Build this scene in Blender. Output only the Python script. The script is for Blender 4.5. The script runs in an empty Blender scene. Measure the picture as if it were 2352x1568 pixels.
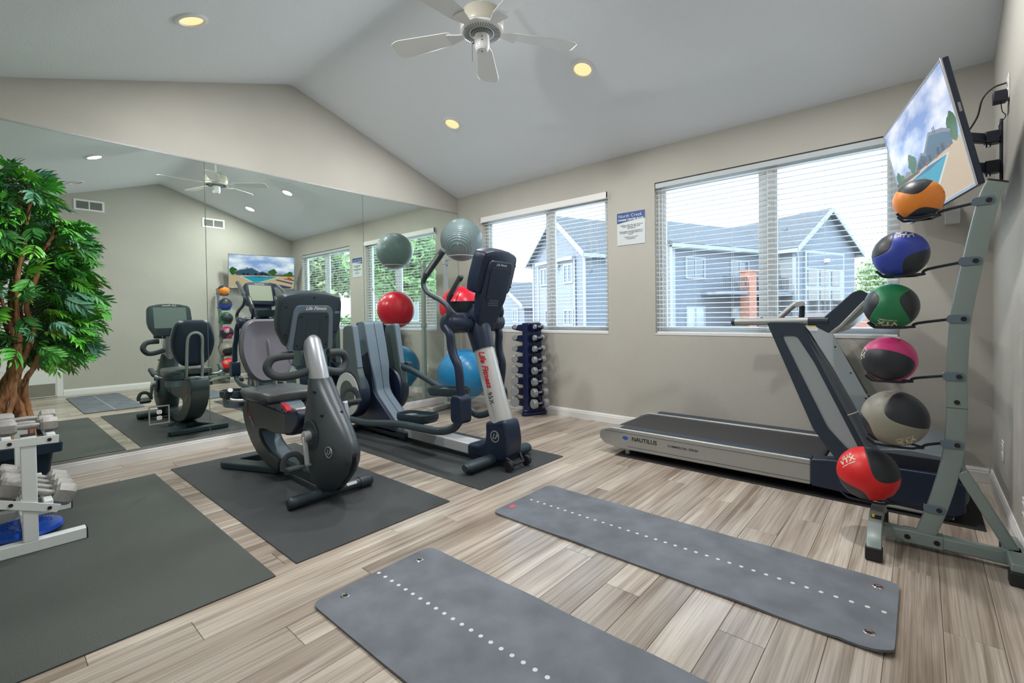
import bpy, bmesh, math, random
from mathutils import Vector, Matrix, Euler
random.seed(7)
sc = bpy.context.scene
COL = sc.collection
PI = math.pi

# ------------------------------------------------------------------ camera
CAM = Vector((4.7633, -4.3518, 1.1355))
yaw, pitch, roll = -0.7175655, -0.016147, -0.013125
fwd = Vector((math.sin(yaw)*math.cos(pitch), math.cos(yaw)*math.cos(pitch), math.sin(pitch)))
rt0 = Vector((math.cos(yaw), -math.sin(yaw), 0))
up0 = rt0.cross(fwd)
rgt = math.cos(roll)*rt0 + math.sin(roll)*up0
upv = -math.sin(roll)*rt0 + math.cos(roll)*up0
cd = bpy.data.cameras.new('camera')
cam = bpy.data.objects.new('camera', cd)
COL.objects.link(cam)
cd.sensor_fit = 'HORIZONTAL'
cd.sensor_width = 36.0
cd.lens = 36.0*1074.955/2352.0
cd.shift_y = -41.93/2352.0
cd.clip_start = 0.02
cd.clip_end = 400
mw = Matrix.Identity(4)
for i in range(3):
    mw[i][0], mw[i][1], mw[i][2], mw[i][3] = rgt[i], upv[i], -fwd[i], CAM[i]
cam.matrix_world = mw
sc.camera = cam

# ------------------------------------------------------------------ light
SKY_STRENGTH = 3.4
LAMP_W = 19.5
w = bpy.data.worlds.new('sky'); sc.world = w; w.use_nodes = True
nt = w.node_tree
bg = nt.nodes['Background']
tc = nt.nodes.new('ShaderNodeTexCoord'); sp = nt.nodes.new('ShaderNodeSeparateXYZ')
cr_ = nt.nodes.new('ShaderNodeValToRGB')
nt.links.new(tc.outputs['Generated'], sp.inputs[0]); nt.links.new(sp.outputs['Z'], cr_.inputs[0])
cr_.color_ramp.elements[0].position = 0.0; cr_.color_ramp.elements[0].color = (.82, .91, 1, 1)
cr_.color_ramp.elements[1].position = 0.7; cr_.color_ramp.elements[1].color = (.48, .72, 1, 1)
nt.links.new(cr_.outputs[0], bg.inputs[0]); bg.inputs[1].default_value = SKY_STRENGTH
sl = bpy.data.lights.new('sun', 'SUN'); so = bpy.data.objects.new('sun', sl); COL.objects.link(so)
sl.energy = 2.8; sl.angle = math.radians(1.5); sl.color = (1, .95, .86)
so.rotation_euler = Vector((.45, .75, -.85)).to_track_quat('-Z', 'Y').to_euler()
vs = sc.view_settings
vs.view_transform = 'Standard'; vs.look = 'None'; vs.gamma = 1.0; vs.use_curve_mapping = False
vs.exposure = 0.52

# ------------------------------------------------------------------ materials
MATS = {}
def new_mat(name):
    m = bpy.data.materials.new(name); m.use_nodes = True
    return m, m.node_tree, m.node_tree.nodes['Principled BSDF']
def M(name, col, rough=.5, metal=0., spec=.5, bump=0, bscale=200, var=0, vscale=4, emit=None, coat=0, detail=3, var2=None):
    if name in MATS: return MATS[name]
    m, t, b = new_mat(name)
    b.inputs['Base Color'].default_value = (*col, 1)
    b.inputs['Roughness'].default_value = rough
    b.inputs['Metallic'].default_value = metal
    b.inputs['Specular IOR Level'].default_value = spec
    if coat: b.inputs['Coat Weight'].default_value = coat; b.inputs['Coat Roughness'].default_value = .08
    if bump or var:
        co = t.nodes.new('ShaderNodeTexCoord')
    if bump:
        n = t.nodes.new('ShaderNodeTexNoise'); n.inputs['Scale'].default_value = bscale; n.inputs['Detail'].default_value = detail
        bp = t.nodes.new('ShaderNodeBump'); bp.inputs['Strength'].default_value = bump; bp.inputs['Distance'].default_value = .004
        t.links.new(co.outputs['Object'], n.inputs['Vector']); t.links.new(n.outputs['Fac'], bp.inputs['Height']); t.links.new(bp.outputs[0], b.inputs['Normal'])
    if var:
        n2 = t.nodes.new('ShaderNodeTexNoise'); n2.inputs['Scale'].default_value = vscale; n2.inputs['Detail'].default_value = 5
        t.links.new(co.outputs['Object'], n2.inputs['Vector'])
        mx = t.nodes.new('ShaderNodeValToRGB')
        c2 = var2 or tuple(max(0, c*(1-var)) for c in col)
        c3 = tuple(min(1, c*(1+var)) for c in col)
        mx.color_ramp.elements[0].position = .33; mx.color_ramp.elements[1].position = .67
        mx.color_ramp.elements[0].color = (*c2, 1); mx.color_ramp.elements[1].color = (*c3, 1)
        t.links.new(n2.outputs['Fac'], mx.inputs[0]); t.links.new(mx.outputs[0], b.inputs['Base Color'])
    if emit:
        b.inputs['Emission Color'].default_value = (*emit[0], 1); b.inputs['Emission Strength'].default_value = emit[1]
    MATS[name] = m
    return m

def wood_mat():
    m, t, b = new_mat('vinyl plank')
    L = t.links.new
    co = t.nodes.new('ShaderNodeTexCoord'); oi = t.nodes.new('ShaderNodeObjectInfo')
    add = t.nodes.new('ShaderNodeVectorMath'); add.operation = 'ADD'
    mulr = t.nodes.new('ShaderNodeVectorMath'); mulr.operation = 'SCALE'; mulr.inputs[0].default_value = (13.1, 47.7, 5.3)
    L(oi.outputs['Random'], mulr.inputs['Scale']); L(co.outputs['Object'], add.inputs[0]); L(mulr.outputs[0], add.inputs[1])
    def noise(sx, sy, det, scale=1, dist=0):
        mp = t.nodes.new('ShaderNodeMapping'); mp.inputs['Scale'].default_value = (sx, sy, 1)
        n = t.nodes.new('ShaderNodeTexNoise'); n.inputs['Scale'].default_value = scale; n.inputs['Detail'].default_value = det; n.inputs['Distortion'].default_value = dist
        L(add.outputs[0], mp.inputs[0]); L(mp.outputs[0], n.inputs['Vector']); return n.outputs['Fac']
    fine = noise(190, 2.2, 4, 1, .5); mid = noise(34, .9, 5, 1, .8); big = noise(8, .9, 4, 1, .6)
    def ramp(src, stops):
        r = t.nodes.new('ShaderNodeValToRGB')
        while len(r.color_ramp.elements) < len(stops): r.color_ramp.elements.new(.5)
        for e, (p, c) in zip(r.color_ramp.elements, stops): e.position = p; e.color = (*c, 1)
        L(src, r.inputs[0]); return r.outputs[0]
    base = ramp(big, [(.25, (.27, .218, .178)), (.45, (.415, .365, .315)), (.7, (.545, .505, .455))])
    def mix(f, a, b_, mode='MIX'):
        x = t.nodes.new('ShaderNodeMix'); x.data_type = 'RGBA'; x.blend_type = mode
        if isinstance(f, float): x.inputs[0].default_value = f
        else: L(f, x.inputs[0])
        L(a, x.inputs[6])
        if isinstance(b_, tuple): x.inputs[7].default_value = (*b_, 1)
        else: L(b_, x.inputs[7])
        return x.outputs[2]
    mr = ramp(mid, [(.33, (.52, .46, .41)), (.46, (.88, .86, .84)), (.66, (1.08, 1.07, 1.06))])
    c = mix(.8, base, mr, 'MULTIPLY')
    fr = ramp(fine, [(.35, (.68, .64, .60)), (.55, (1.05, 1.05, 1.05))])
    c = mix(.7, c, fr, 'MULTIPLY')
    tint = t.nodes.new('ShaderNodeValToRGB')
    el = tint.color_ramp.elements
    el[0].position = 0; el[0].color = (.80, .76, .72, 1); el[1].position = 1; el[1].color = (1.28, 1.27, 1.25, 1)
    e = el.new(.5); e.color = (1.06, 1.05, 1.04, 1)
    L(oi.outputs['Random'], tint.inputs[0])
    c = mix(1.0, c, tint.outputs[0], 'MULTIPLY')
    L(c, b.inputs['Base Color'])
    b.inputs['Roughness'].default_value = .27
    b.inputs['Specular IOR Level'].default_value = .8
    bp = t.nodes.new('ShaderNodeBump'); bp.inputs['Strength'].default_value = .25; bp.inputs['Distance'].default_value = .0015
    L(fine, bp.inputs['Height']); L(bp.outputs[0], b.inputs['Normal'])
    return m

def siding_mat(name, col, pitch_=.18):
    m, t, b = new_mat(name); L = t.links.new
    co = t.nodes.new('ShaderNodeTexCoord'); s = t.nodes.new('ShaderNodeSeparateXYZ')
    L(co.outputs['Object'], s.inputs[0])
    d = t.nodes.new('ShaderNodeMath'); d.operation = 'DIVIDE'; d.inputs[1].default_value = pitch_; L(s.outputs['Z'], d.inputs[0])
    fr = t.nodes.new('ShaderNodeMath'); fr.operation = 'FRACT'; L(d.outputs[0], fr.inputs[0])
    bp = t.nodes.new('ShaderNodeBump'); bp.inputs['Distance'].default_value = .03; bp.inputs['Strength'].default_value = 1; bp.invert = True
    L(fr.outputs[0], bp.inputs['Height']); L(bp.outputs[0], b.inputs['Normal'])
    r = t.nodes.new('ShaderNodeValToRGB'); r.color_ramp.elements[0].position = 0; r.color_ramp.elements[1].position = .12
    r.color_ramp.elements[0].color = (*[c*.55 for c in col], 1); r.color_ramp.elements[1].color = (*col, 1)
    L(fr.outputs[0], r.inputs[0]); L(r.outputs[0], b.inputs['Base Color'])
    b.inputs['Roughness'].default_value = .7
    return m
def brick_mat(name, sx=4.6):
    m, t, b = new_mat(name); L = t.links.new
    co = t.nodes.new('ShaderNodeTexCoord'); s = t.nodes.new('ShaderNodeSeparateXYZ'); L(co.outputs['Object'], s.inputs[0])
    ad = t.nodes.new('ShaderNodeMath'); ad.operation = 'ADD'; L(s.outputs['X'], ad.inputs[0]); L(s.outputs['Y'], ad.inputs[1])
    cb = t.nodes.new('ShaderNodeCombineXYZ'); L(ad.outputs[0], cb.inputs[0]); L(s.outputs['Z'], cb.inputs[1])
    br = t.nodes.new('ShaderNodeTexBrick'); br.inputs['Scale'].default_value = sx
    br.inputs['Color1'].default_value = (.36, .10, .055, 1); br.inputs['Color2'].default_value = (.46, .17, .10, 1); br.inputs['Mortar'].default_value = (.5, .42, .36, 1)
    br.inputs['Mortar Size'].default_value = .018
    L(cb.outputs[0], br.inputs['Vector']); L(br.outputs['Color'], b.inputs['Base Color']); b.inputs['Roughness'].default_value = .85
    return m
def glass_mat(name, tint=(1, 1, 1), gloss=.05):
    m = bpy.data.materials.new(name); m.use_nodes = True; t = m.node_tree; t.nodes.clear()
    o = t.nodes.new('ShaderNodeOutputMaterial'); mx = t.nodes.new('ShaderNodeMixShader'); a = t.nodes.new('ShaderNodeBsdfTransparent'); g = t.nodes.new('ShaderNodeBsdfGlossy')
    a.inputs[0].default_value = (*tint, 1); g.inputs['Roughness'].default_value = .02; mx.inputs[0].default_value = gloss
    t.links.new(a.outputs[0], mx.inputs[1]); t.links.new(g.outputs[0], mx.inputs[2]); t.links.new(mx.outputs[0], o.inputs[0])
    return m
def flat_emit(name, col, s=1.0):
    return M(name, tuple(c*.03 for c in col), .3, emit=(col, s))
def ball_mat(name, col, c=.13):
    """medicine ball: one coloured strip that winds round the ball like a baseball seam, black rubber beside it"""
    m, t, b = new_mat(name); L = t.links.new
    co = t.nodes.new('ShaderNodeTexCoord'); nm = t.nodes.new('ShaderNodeVectorMath'); nm.operation = 'NORMALIZE'
    L(co.outputs['Object'], nm.inputs[0]); s = t.nodes.new('ShaderNodeSeparateXYZ'); L(nm.outputs[0], s.inputs[0])
    def mth(op, a, b_):
        n = t.nodes.new('ShaderNodeMath'); n.operation = op
        for i, q in enumerate((a, b_)):
            if isinstance(q, (int, float)): n.inputs[i].default_value = q
            else: L(q, n.inputs[i])
        return n.outputs[0]
    xx = mth('MULTIPLY', s.outputs[0], s.outputs[0]); yy = mth('MULTIPLY', s.outputs[1], s.outputs[1])
    f = mth('ADD', mth('SUBTRACT', xx, yy), mth('MULTIPLY', s.outputs[2], c))
    g = mth('GREATER_THAN', f, 0.0)
    mx = t.nodes.new('ShaderNodeMix'); mx.data_type = 'RGBA'; L(g, mx.inputs[0]); mx.inputs[6].default_value = (.022, .027, .036, 1); mx.inputs[7].default_value = (*col, 1)
    L(mx.outputs[2], b.inputs['Base Color'])
    seam = mth('MULTIPLY', mth('MINIMUM', mth('ABSOLUTE', f, 0), .05), 20)
    n = t.nodes.new('ShaderNodeTexVoronoi'); n.inputs['Scale'].default_value = 260; L(co.outputs['Object'], n.inputs['Vector'])
    h = mth('ADD', seam, mth('MULTIPLY', n.outputs['Distance'], mth('SUBTRACT', .28, mth('MULTIPLY', g, .2))))
    bp = t.nodes.new('ShaderNodeBump'); bp.inputs['Strength'].default_value = .5; bp.inputs['Distance'].default_value = .002
    L(h, bp.inputs['Height']); L(bp.outputs[0], b.inputs['Normal'])
    b.inputs['Roughness'].default_value = .42
    return m
def rib_mat(name, col, axis=2, scale=70, rough=.28, strength=.8):
    """stability ball: fine moulded rings round the valve axis"""
    m, t, b = new_mat(name); L = t.links.new
    co = t.nodes.new('ShaderNodeTexCoord'); s = t.nodes.new('ShaderNodeSeparateXYZ'); L(co.outputs['Object'], s.inputs[0])
    a = t.nodes.new('ShaderNodeMath'); a.operation = 'MULTIPLY'; a.inputs[1].default_value = scale*PI; L(s.outputs[axis], a.inputs[0])
    q = t.nodes.new('ShaderNodeMath'); q.operation = 'SINE'; L(a.outputs[0], q.inputs[0])
    p = t.nodes.new('ShaderNodeMath'); p.operation = 'POWER'; ab = t.nodes.new('ShaderNodeMath'); ab.operation = 'ABSOLUTE'
    L(q.outputs[0], ab.inputs[0]); L(ab.outputs[0], p.inputs[0]); p.inputs[1].default_value = 8
    bp = t.nodes.new('ShaderNodeBump'); bp.inputs['Strength'].default_value = strength; bp.inputs['Distance'].default_value = .005
    L(p.outputs[0], bp.inputs['Height']); L(bp.outputs[0], b.inputs['Normal'])
    b.inputs['Base Color'].default_value = (*col, 1); b.inputs['Roughness'].default_value = rough
    return m

# ------------------------------------------------------------------ geometry helpers
def V(*a): return Vector(a)
def cr(pts, k=6, closed=False):
    """Catmull-Rom through the points"""
    P = [Vector(p) for p in pts]; n = len(P); out = []
    rng = range(n if closed else n-1)
    for i in rng:
        if closed: p0, p1, p2, p3 = P[(i-1) % n], P[i], P[(i+1) % n], P[(i+2) % n]
        else: p0, p1, p2, p3 = P[max(i-1, 0)], P[i], P[i+1], P[min(i+2, n-1)]
        for j in range(k):
            t = j/k
            out.append(.5*((2*p1)+(-p0+p2)*t+(2*p0-5*p1+4*p2-p3)*t*t+(-p0+3*p1-3*p2+p3)*t**3))
    if not closed: out.append(P[-1].copy())
    return out
def rpoly(pts, r, seg=4):
    """round the corners of a 2-D polygon"""
    n = len(pts); out = []
    for i in range(n):
        a, b, c = Vector(pts[i-1]), Vector(pts[i]), Vector(pts[(i+1) % n])
        rr = r[i] if isinstance(r, (list, tuple)) else r
        u, v = (a-b), (c-b); lu, lv = u.length, v.length
        if rr <= 0 or lu < 1e-6 or lv < 1e-6: out.append(tuple(b)); continue
        u /= lu; v /= lv
        d = min(rr, lu*.48, lv*.48)
        p, q = b+u*d, b+v*d
        for j in range(seg+1):
            t = j/seg
            out.append(tuple((1-t)**2*p+2*t*(1-t)*b+t*t*q))
    return out
def rect(w, h, cx=0, cy=0): return [(cx-w/2, cy-h/2), (cx+w/2, cy-h/2), (cx+w/2, cy+h/2), (cx-w/2, cy+h/2)]
class MB:
    def __init__(s): s.v = []; s.f = []; s.m = []; s.mi = 0
    def add(s, vs, fs):
        o = len(s.v); s.v += [Vector(p) for p in vs]; s.f += [tuple(o+i for i in f) for f in fs]; s.m += [s.mi]*len(fs); return s
    def box(s, x0, x1, y0, y1, z0, z1):
        return s.add([(x0, y0, z0), (x1, y0, z0), (x1, y1, z0), (x0, y1, z0), (x0, y0, z1), (x1, y0, z1), (x1, y1, z1), (x0, y1, z1)],
                     [(3, 2, 1, 0), (4, 5, 6, 7), (0, 1, 5, 4), (1, 2, 6, 5), (2, 3, 7, 6), (3, 0, 4, 7)])
    def cbox(s, c, d, R=None):
        h = [q/2 for q in d]; vs = []
        for z in (-1, 1):
            for x, y in ((-1, -1), (1, -1), (1, 1), (-1, 1)):
                p = Vector((x*h[0], y*h[1], z*h[2]))
                if R: p = R @ p
                vs.append(p+Vector(c))
        return s.add(vs, [(3, 2, 1, 0), (4, 5, 6, 7), (0, 1, 5, 4), (1, 2, 6, 5), (2, 3, 7, 6), (3, 0, 4, 7)])
    def bar(s, a, b, w, h, up=(0, 0, 1)):
        """rectangular bar from a to b: w across, h along 'up'"""
        a, b = Vector(a), Vector(b); d = (b-a).normalized(); u = Vector(up); x = d.cross(u).normalized(); u = x.cross(d)
        vs = [p+x*sx*w/2+u*sy*h/2 for p in (a, b) for sx, sy in ((-1, -1), (1, -1), (1, 1), (-1, 1))]
        return s.add(vs, [(3, 2, 1, 0), (4, 5, 6, 7), (0, 1, 5, 4), (1, 2, 6, 5), (2, 3, 7, 6), (3, 0, 4, 7)])
    def prism(s, pts, ax, a, b, T=None):
        n = len(pts)
        def mk(p, q):
            v = {'x': (q, p[0], p[1]), 'y': (p[0], q, p[1]), 'z': (p[0], p[1], q)}[ax]
            return T @ Vector(v) if T else Vector(v)
        vs = [mk(p, a) for p in pts]+[mk(p, b) for p in pts]
        fs = [tuple(range(n-1, -1, -1)), tuple(range(n, 2*n))]+[(i, (i+1) % n, n+(i+1) % n, n+i) for i in range(n)]
        return s.add(vs, fs)
    def ring(s, outer, inner, ax, a, b, T=None):
        n = len(outer)
        def mk(p, q):
            v = {'x': (q, p[0], p[1]), 'y': (p[0], q, p[1]), 'z': (p[0], p[1], q)}[ax]
            return T @ Vector(v) if T else Vector(v)
        vs = [mk(p, a) for p in outer]+[mk(p, a) for p in inner]+[mk(p, b) for p in outer]+[mk(p, b) for p in inner]
        fs = []
        for i in range(n):
            j = (i+1) % n
            fs += [(i, j, n+j, n+i), (2*n+i, 3*n+i, 3*n+j, 2*n+j), (i, 2*n+i, 2*n+j, j), (n+i, n+j, 3*n+j, 3*n+i)]
        return s.add(vs, fs)
    def loft(s, rings, cap=True, closed=False):
        n = len(rings[0]); vs = [p for r in rings for p in r]; fs = []
        k = len(rings)
        for a in range(k if closed else k-1):
            b = (a+1) % k
            for i in range(n):
                j = (i+1) % n
                fs.append((a*n+i, a*n+j, b*n+j, b*n+i))
        if cap and not closed: fs += [tuple(range(n-1, -1, -1)), tuple((k-1)*n+i for i in range(n))]
        return s.add(vs, fs)
    def tube(s, pts, r, n=10, cap=True, closed=False, asp=1.0, up=None):
        P = [Vector(p) for p in pts]; k = len(P); rings = []
        def tan(i):
            if closed: return (P[(i+1) % k]-P[i-1]).normalized()
            return (P[min(i+1, k-1)]-P[max(i-1, 0)]).normalized()
        t = tan(0); u = Vector(up) if up else (Vector((0, 0, 1)) if abs(t.z) < .9 else Vector((1, 0, 0)))
        u = (u-t*u.dot(t)).normalized()
        for i in range(k):
            t2 = tan(i); u = (u-t2*u.dot(t2)).normalized(); x = t2.cross(u)
            rr = r[i] if isinstance(r, (list, tuple)) else r
            rings.append([P[i]+(x*math.cos(2*PI*j/n)*asp+u*math.sin(2*PI*j/n))*rr for j in range(n)])
        return s.loft(rings, cap, closed)
    def cyl(s, a, b, r, n=16, r2=None): return s.tube([a, b], [r, r if r2 is None else r2], n)
    def lathe(s, prof, c=(0, 0, 0), ax=(0, 0, 1), n=24, cap=True):
        a = Vector(ax).normalized(); x = a.orthogonal().normalized(); y = a.cross(x); c = Vector(c)
        return s.loft([[c+a*z+(x*math.cos(2*PI*i/n)+y*math.sin(2*PI*i/n))*max(r, 1e-4) for i in range(n)] for r, z in prof], cap)
    def sphere(s, c, r, n=24, m=14, sc_=(1, 1, 1)):
        c = Vector(c); vs = [c+Vector((0, 0, r*sc_[2]))]; fs = []
        for i in range(1, m):
            a = PI*i/m
            for j in range(n):
                b = 2*PI*j/n; vs.append(c+Vector((r*sc_[0]*math.sin(a)*math.cos(b), r*sc_[1]*math.sin(a)*math.sin(b), r*sc_[2]*math.cos(a))))
        vs.append(c-Vector((0, 0, r*sc_[2]))); L = len(vs)-1
        for j in range(n): fs.append((0, 1+j, 1+(j+1) % n)); fs.append((L, 1+(m-2)*n+(j+1) % n, 1+(m-2)*n+j))
        for i in range(m-2):
            for j in range(n): fs.append((1+i*n+j, 1+(i+1)*n+j, 1+(i+1)*n+(j+1) % n, 1+i*n+(j+1) % n))
        return s.add(vs, fs)
    def xf(s, T, start=0):
        for i in range(start, len(s.v)): s.v[i] = T @ s.v[i]
        return s
    def mesh(s, name, mats, org=None, smooth=True, ang=38):
        me = bpy.data.meshes.new(name); o = Vector(org) if org is not None else Vector((0, 0, 0))
        me.from_pydata([tuple(p-o) for p in s.v], [], s.f)
        for q in (mats if isinstance(mats, (list, tuple)) else [mats]): me.materials.append(q)
        if any(s.m): me.polygons.foreach_set('material_index', s.m)
        bm = bmesh.new(); bm.from_mesh(me); bmesh.ops.recalc_face_normals(bm, faces=bm.faces); bm.to_mesh(me); bm.free()
        if smooth:
            me.polygons.foreach_set('use_smooth', [True]*len(me.polygons)); me.set_sharp_from_angle(angle=math.radians(ang))
        me.update(); return me
def tag(o, label=None, cat=None, group=None, kind=None):
    if label: o['label'] = label
    if cat: o['category'] = cat
    if group: o['group'] = group
    if kind: o['kind'] = kind
    return o
def bevel(o, wd, seg=2):
    md = o.modifiers.new('bevel', 'BEVEL'); md.width = wd; md.segments = seg; md.limit_method = 'ANGLE'; md.angle_limit = math.radians(35); md.harden_normals = False
def link(name, me, parent=None, loc=(0, 0, 0)):
    o = bpy.data.objects.new(name, me); COL.objects.link(o); o.location = loc
    if parent: o.parent = parent
    return o
ORG = {}
def thing(name, label, cat, loc=(0, 0, 0), group=None, rot=None):
    e = bpy.data.objects.new(name, None); COL.objects.link(e); e.location = loc; e.empty_display_size = .1
    if rot: e.rotation_euler = rot
    ORG[e] = Vector(loc); return tag(e, label, cat, group)
def part(par, name, mb, mat, bev=0, seg=2, smooth=True, ang=38, label=None, local=False, kind=None):
    """a part of a thing (or a sub-part of a part); geometry given in world coordinates unless local"""
    me = mb.mesh(name, mat, None if local else ORG[par], smooth, ang)
    o = link(name, me, par); ORG[o] = ORG[par]
    if bev: bevel(o, bev, seg)
    if label: o['label'] = label
    if kind: o['kind'] = kind
    return o
def single(name, mb, mat, label, cat, loc, group=None, bev=0, seg=2, smooth=True, local=False, ang=38, kind=None):
    me = mb.mesh(name, mat, None if local else loc, smooth, ang); o = link(name, me, None, loc); ORG[o] = Vector(loc)
    if bev: bevel(o, bev, seg)
    return tag(o, label, cat, group, kind)
def struct(name, mb, mat, parent=None, bev=0, smooth=False):
    me = mb.mesh(name, mat, None, smooth); o = link(name, me, parent); ORG[o] = Vector((0, 0, 0))
    if bev: bevel(o, bev)
    if not parent: o['kind'] = 'structure'
    return o
def copy_tree(o, parent=None):
    c = o.copy(); COL.objects.link(c); c.parent = parent
    for ch in list(o.children): copy_tree(ch, c)
    return c
def text_mb(s, size, T, extrude=.0008, shear=0, align='CENTER', spacing=1, offset=0.0, line=1.0):
    cu = bpy.data.curves.new('txt', 'FONT'); cu.body = s; cu.size = size; cu.shear = shear; cu.extrude = extrude; cu.align_x = align; cu.align_y = 'CENTER'
    cu.space_character = spacing; cu.offset = offset; cu.space_line = line; cu.resolution_u = 2
    ob = bpy.data.objects.new('txt', cu); COL.objects.link(ob)
    me = ob.to_mesh(); mb = MB()
    mb.add([T @ v.co for v in me.vertices], [tuple(p.vertices) for p in me.polygons])
    ob.to_mesh_clear(); bpy.data.objects.remove(ob); bpy.data.curves.remove(cu); return mb
def frame(o, x, y):
    """matrix with origin o, text-right x and text-up y"""
    x = Vector(x).normalized(); y = Vector(y); z = x.cross(y).normalized(); y = z.cross(x)
    m = Matrix.Identity(4)
    for i in range(3): m[i][0], m[i][1], m[i][2], m[i][3] = x[i], y[i], z[i], o[i]
    return m
def mirror_y(pts, yc): return [(p[0], 2*yc-p[1], p[2]) for p in pts]

# ------------------------------------------------------------------ the room
WX = 5.119; HE = 2.743; YR = -2.2167; HR = 3.4847; KS = (HR-HE)/-YR; YB = -5.0; ZB = HR+KS*(YB-YR)
def ceil_z(y): return HE-KS*y if y > YR else HR+KS*(y-YR)
mWall = M('greige wall paint', (.475, .46, .415), .75, bump=.5, bscale=130, var=.04, vscale=1.5)
mCeil = M('daylight blue ceiling paint', (.785, .83, .875), .8, bump=.55, bscale=95)  # white paint tinted blue, the cool daylight is put into its colour
mTrim = M('white trim paint', (.80, .80, .79), .4)
mVinyl = M('white vinyl', (.78, .78, .76), .4)
mBlind = M('white blind slat', (.80, .80, .79), .42)
mCord = M('white cord', (.75, .75, .74), .7)
mJoint = M('dark floor joint', (.05, .04, .033), .8)
mWood = wood_mat()
mMirror = M('silvered mirror', (.86, .95, .885), .0, 1.0)
mMirEdge = M('green mirror edge', (.10, .16, .13), .2)
mAlu = M('aluminium channel', (.34, .35, .35), .55, .5)
mGlass = glass_mat('window glass', (.97, .985, .98), .04)
mBlackP = M('black plastic', (.009, .013, .026), .42, bump=.12, bscale=900)
mNavy = M('dark blue-black plastic', (.010, .021, .050), .38, bump=.1, bscale=900)
mTeal = M('dark slate plastic', (.026, .046, .060), .42, bump=.1, bscale=900)
mSlate = M('slate grey plastic', (.13, .185, .235), .4, bump=.08, bscale=900)
mSilver = M('satin silver', (.48, .51, .54), .34, .55)
mLSilver = M('light grey metal', (.55, .58, .59), .4, .25)
mRubber = M('grey foam grip', (.050, .062, .070), .62, bump=.2, bscale=700)
mBlackR = M('black rubber', (.012, .013, .016), .6)
mChrome = M('chrome', (.75, .76, .77), .12, 1)
mRed = M('red plastic', (.62, .02, .04), .35)
mDarkHole = M('dark hole', (.004, .004, .005), .7)
mScrew = M('dark screw', (.008, .009, .011), .4)
mWhiteInk = M('white print', (.82, .82, .80), .5)
mRedInk = M('red print', (.58, .015, .03), .45)
mBlackInk = M('black print', (.015, .015, .018), .5)
mGreyInk = M('grey print', (.30, .32, .33), .5)
mSage = M('sage grey painted steel', (.25, .31, .30), .42, .15, bump=.08, bscale=300)
mWhiteSt = M('white painted steel', (.72, .77, .77), .36)
mIron = M('grey cast iron', (.34, .335, .32), .5, .35, bump=.5, bscale=60, var=.22, vscale=14)

# floor: slab and single planks that run towards the window wall
floor = struct('floor', MB().box(-.15, WX+.15, YB-.15, .15, -.12, -.0045), mJoint)
PW, PL = .152, 1.22
pm = {}
def plank_mesh(w_, l_):
    k = (round(w_, 4), round(l_, 4))
    if k not in pm:
        mb = MB(); g = .0006; c = .0012; x, y = w_/2-g, l_/2-g
        mb.loft([[(-x, -y, -.005), (x, -y, -.005), (x, y, -.005), (-x, y, -.005)], [(-x, -y, -c), (x, -y, -c), (x, y, -c), (-x, y, -c)],
                 [(-x+c, -y+c, 0), (x-c, -y+c, 0), (x-c, y-c, 0), (-x+c, y-c, 0)]])
        pm[k] = mb.mesh('plank', mWood, None, False)
    return pm[k]
stag = [0, .41, .93, 0, .62, .22, .93, .5, .14, .75]
i0 = math.floor((0-3.761)/PW)
for i in range(i0, i0+36):
    xa, xb = max(0, 3.761+i*PW), min(WX, 3.761+(i+1)*PW)
    if xb-xa < .01: continue
    y0 = -2.622+stag[i % 10] - 3*PL
    k = 0
    while y0 < 0:
        ya, yb = max(YB, y0), min(0, y0+PL)
        if yb-ya > .03:
            link('plank', plank_mesh(xb-xa, yb-ya), floor, ((xa+xb)/2, (ya+yb)/2, 0))
        y0 += PL; k += 1

# walls
gab = lambda: [(.15, 0), (.15, HE-.05), (0, HE), (YR, HR), (YB, ZB), (YB-.15, ZB-.05), (YB-.15, 0)]
wl = struct('wall_left', MB().prism([(y, z) for y, z in [(.15, -.1), (.15, HE-.04), (0, HE+.005), (YR, HR+.005), (YB, ZB+.005), (YB-.15, ZB-.04), (YB-.15, -.1)]], 'x', -.15, 0), mWall)
wr = struct('wall_right', MB().prism([(y, z) for y, z in [(.15, -.1), (.15, HE-.04), (0, HE+.005), (YR, HR+.005), (YB, ZB+.005), (YB-.15, ZB-.04), (YB-.15, -.1)]], 'x', WX, WX+.15), mWall)
WIN = [(.480, 2.308, .932, 2.402), (2.820, 4.652, .932, 2.402)]
mb = MB()
xs = [0, WIN[0][0], WIN[0][1], WIN[1][0], WIN[1][1], WX]
for i in range(5):
    if i in (1, 3):
        mb.box(xs[i], xs[i+1], 0, .15, -.1, WIN[0][2]); mb.box(xs[i], xs[i+1], 0, .15, WIN[0][3], HE+.005)
    else: mb.box(xs[i], xs[i+1], 0, .15, -.1, HE+.005)
wb = struct('wall_back', mb, mWall)
wf = struct('wall_front', MB().box(0, WX, YB-.15, YB, -.1, ZB+.005), mWall)
# ceiling: two slopes that meet in a softly rounded ridge
prof = []
for y in (.16, 0): prof.append((y, HE-KS*y))
for j in range(9):
    t = -1+j/4; y = YR-t*.06; prof.append((y, HR-KS*.06*(.5+.5*t*t)))
for y in (YB, YB-.16): prof.append((y, ceil_z(y)))
ceilg = struct('ceiling', MB().prism(prof+[(y, z+.12) for y, z in reversed(prof)], 'x', -.15, WX+.15), mCeil, smooth=True)

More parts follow.
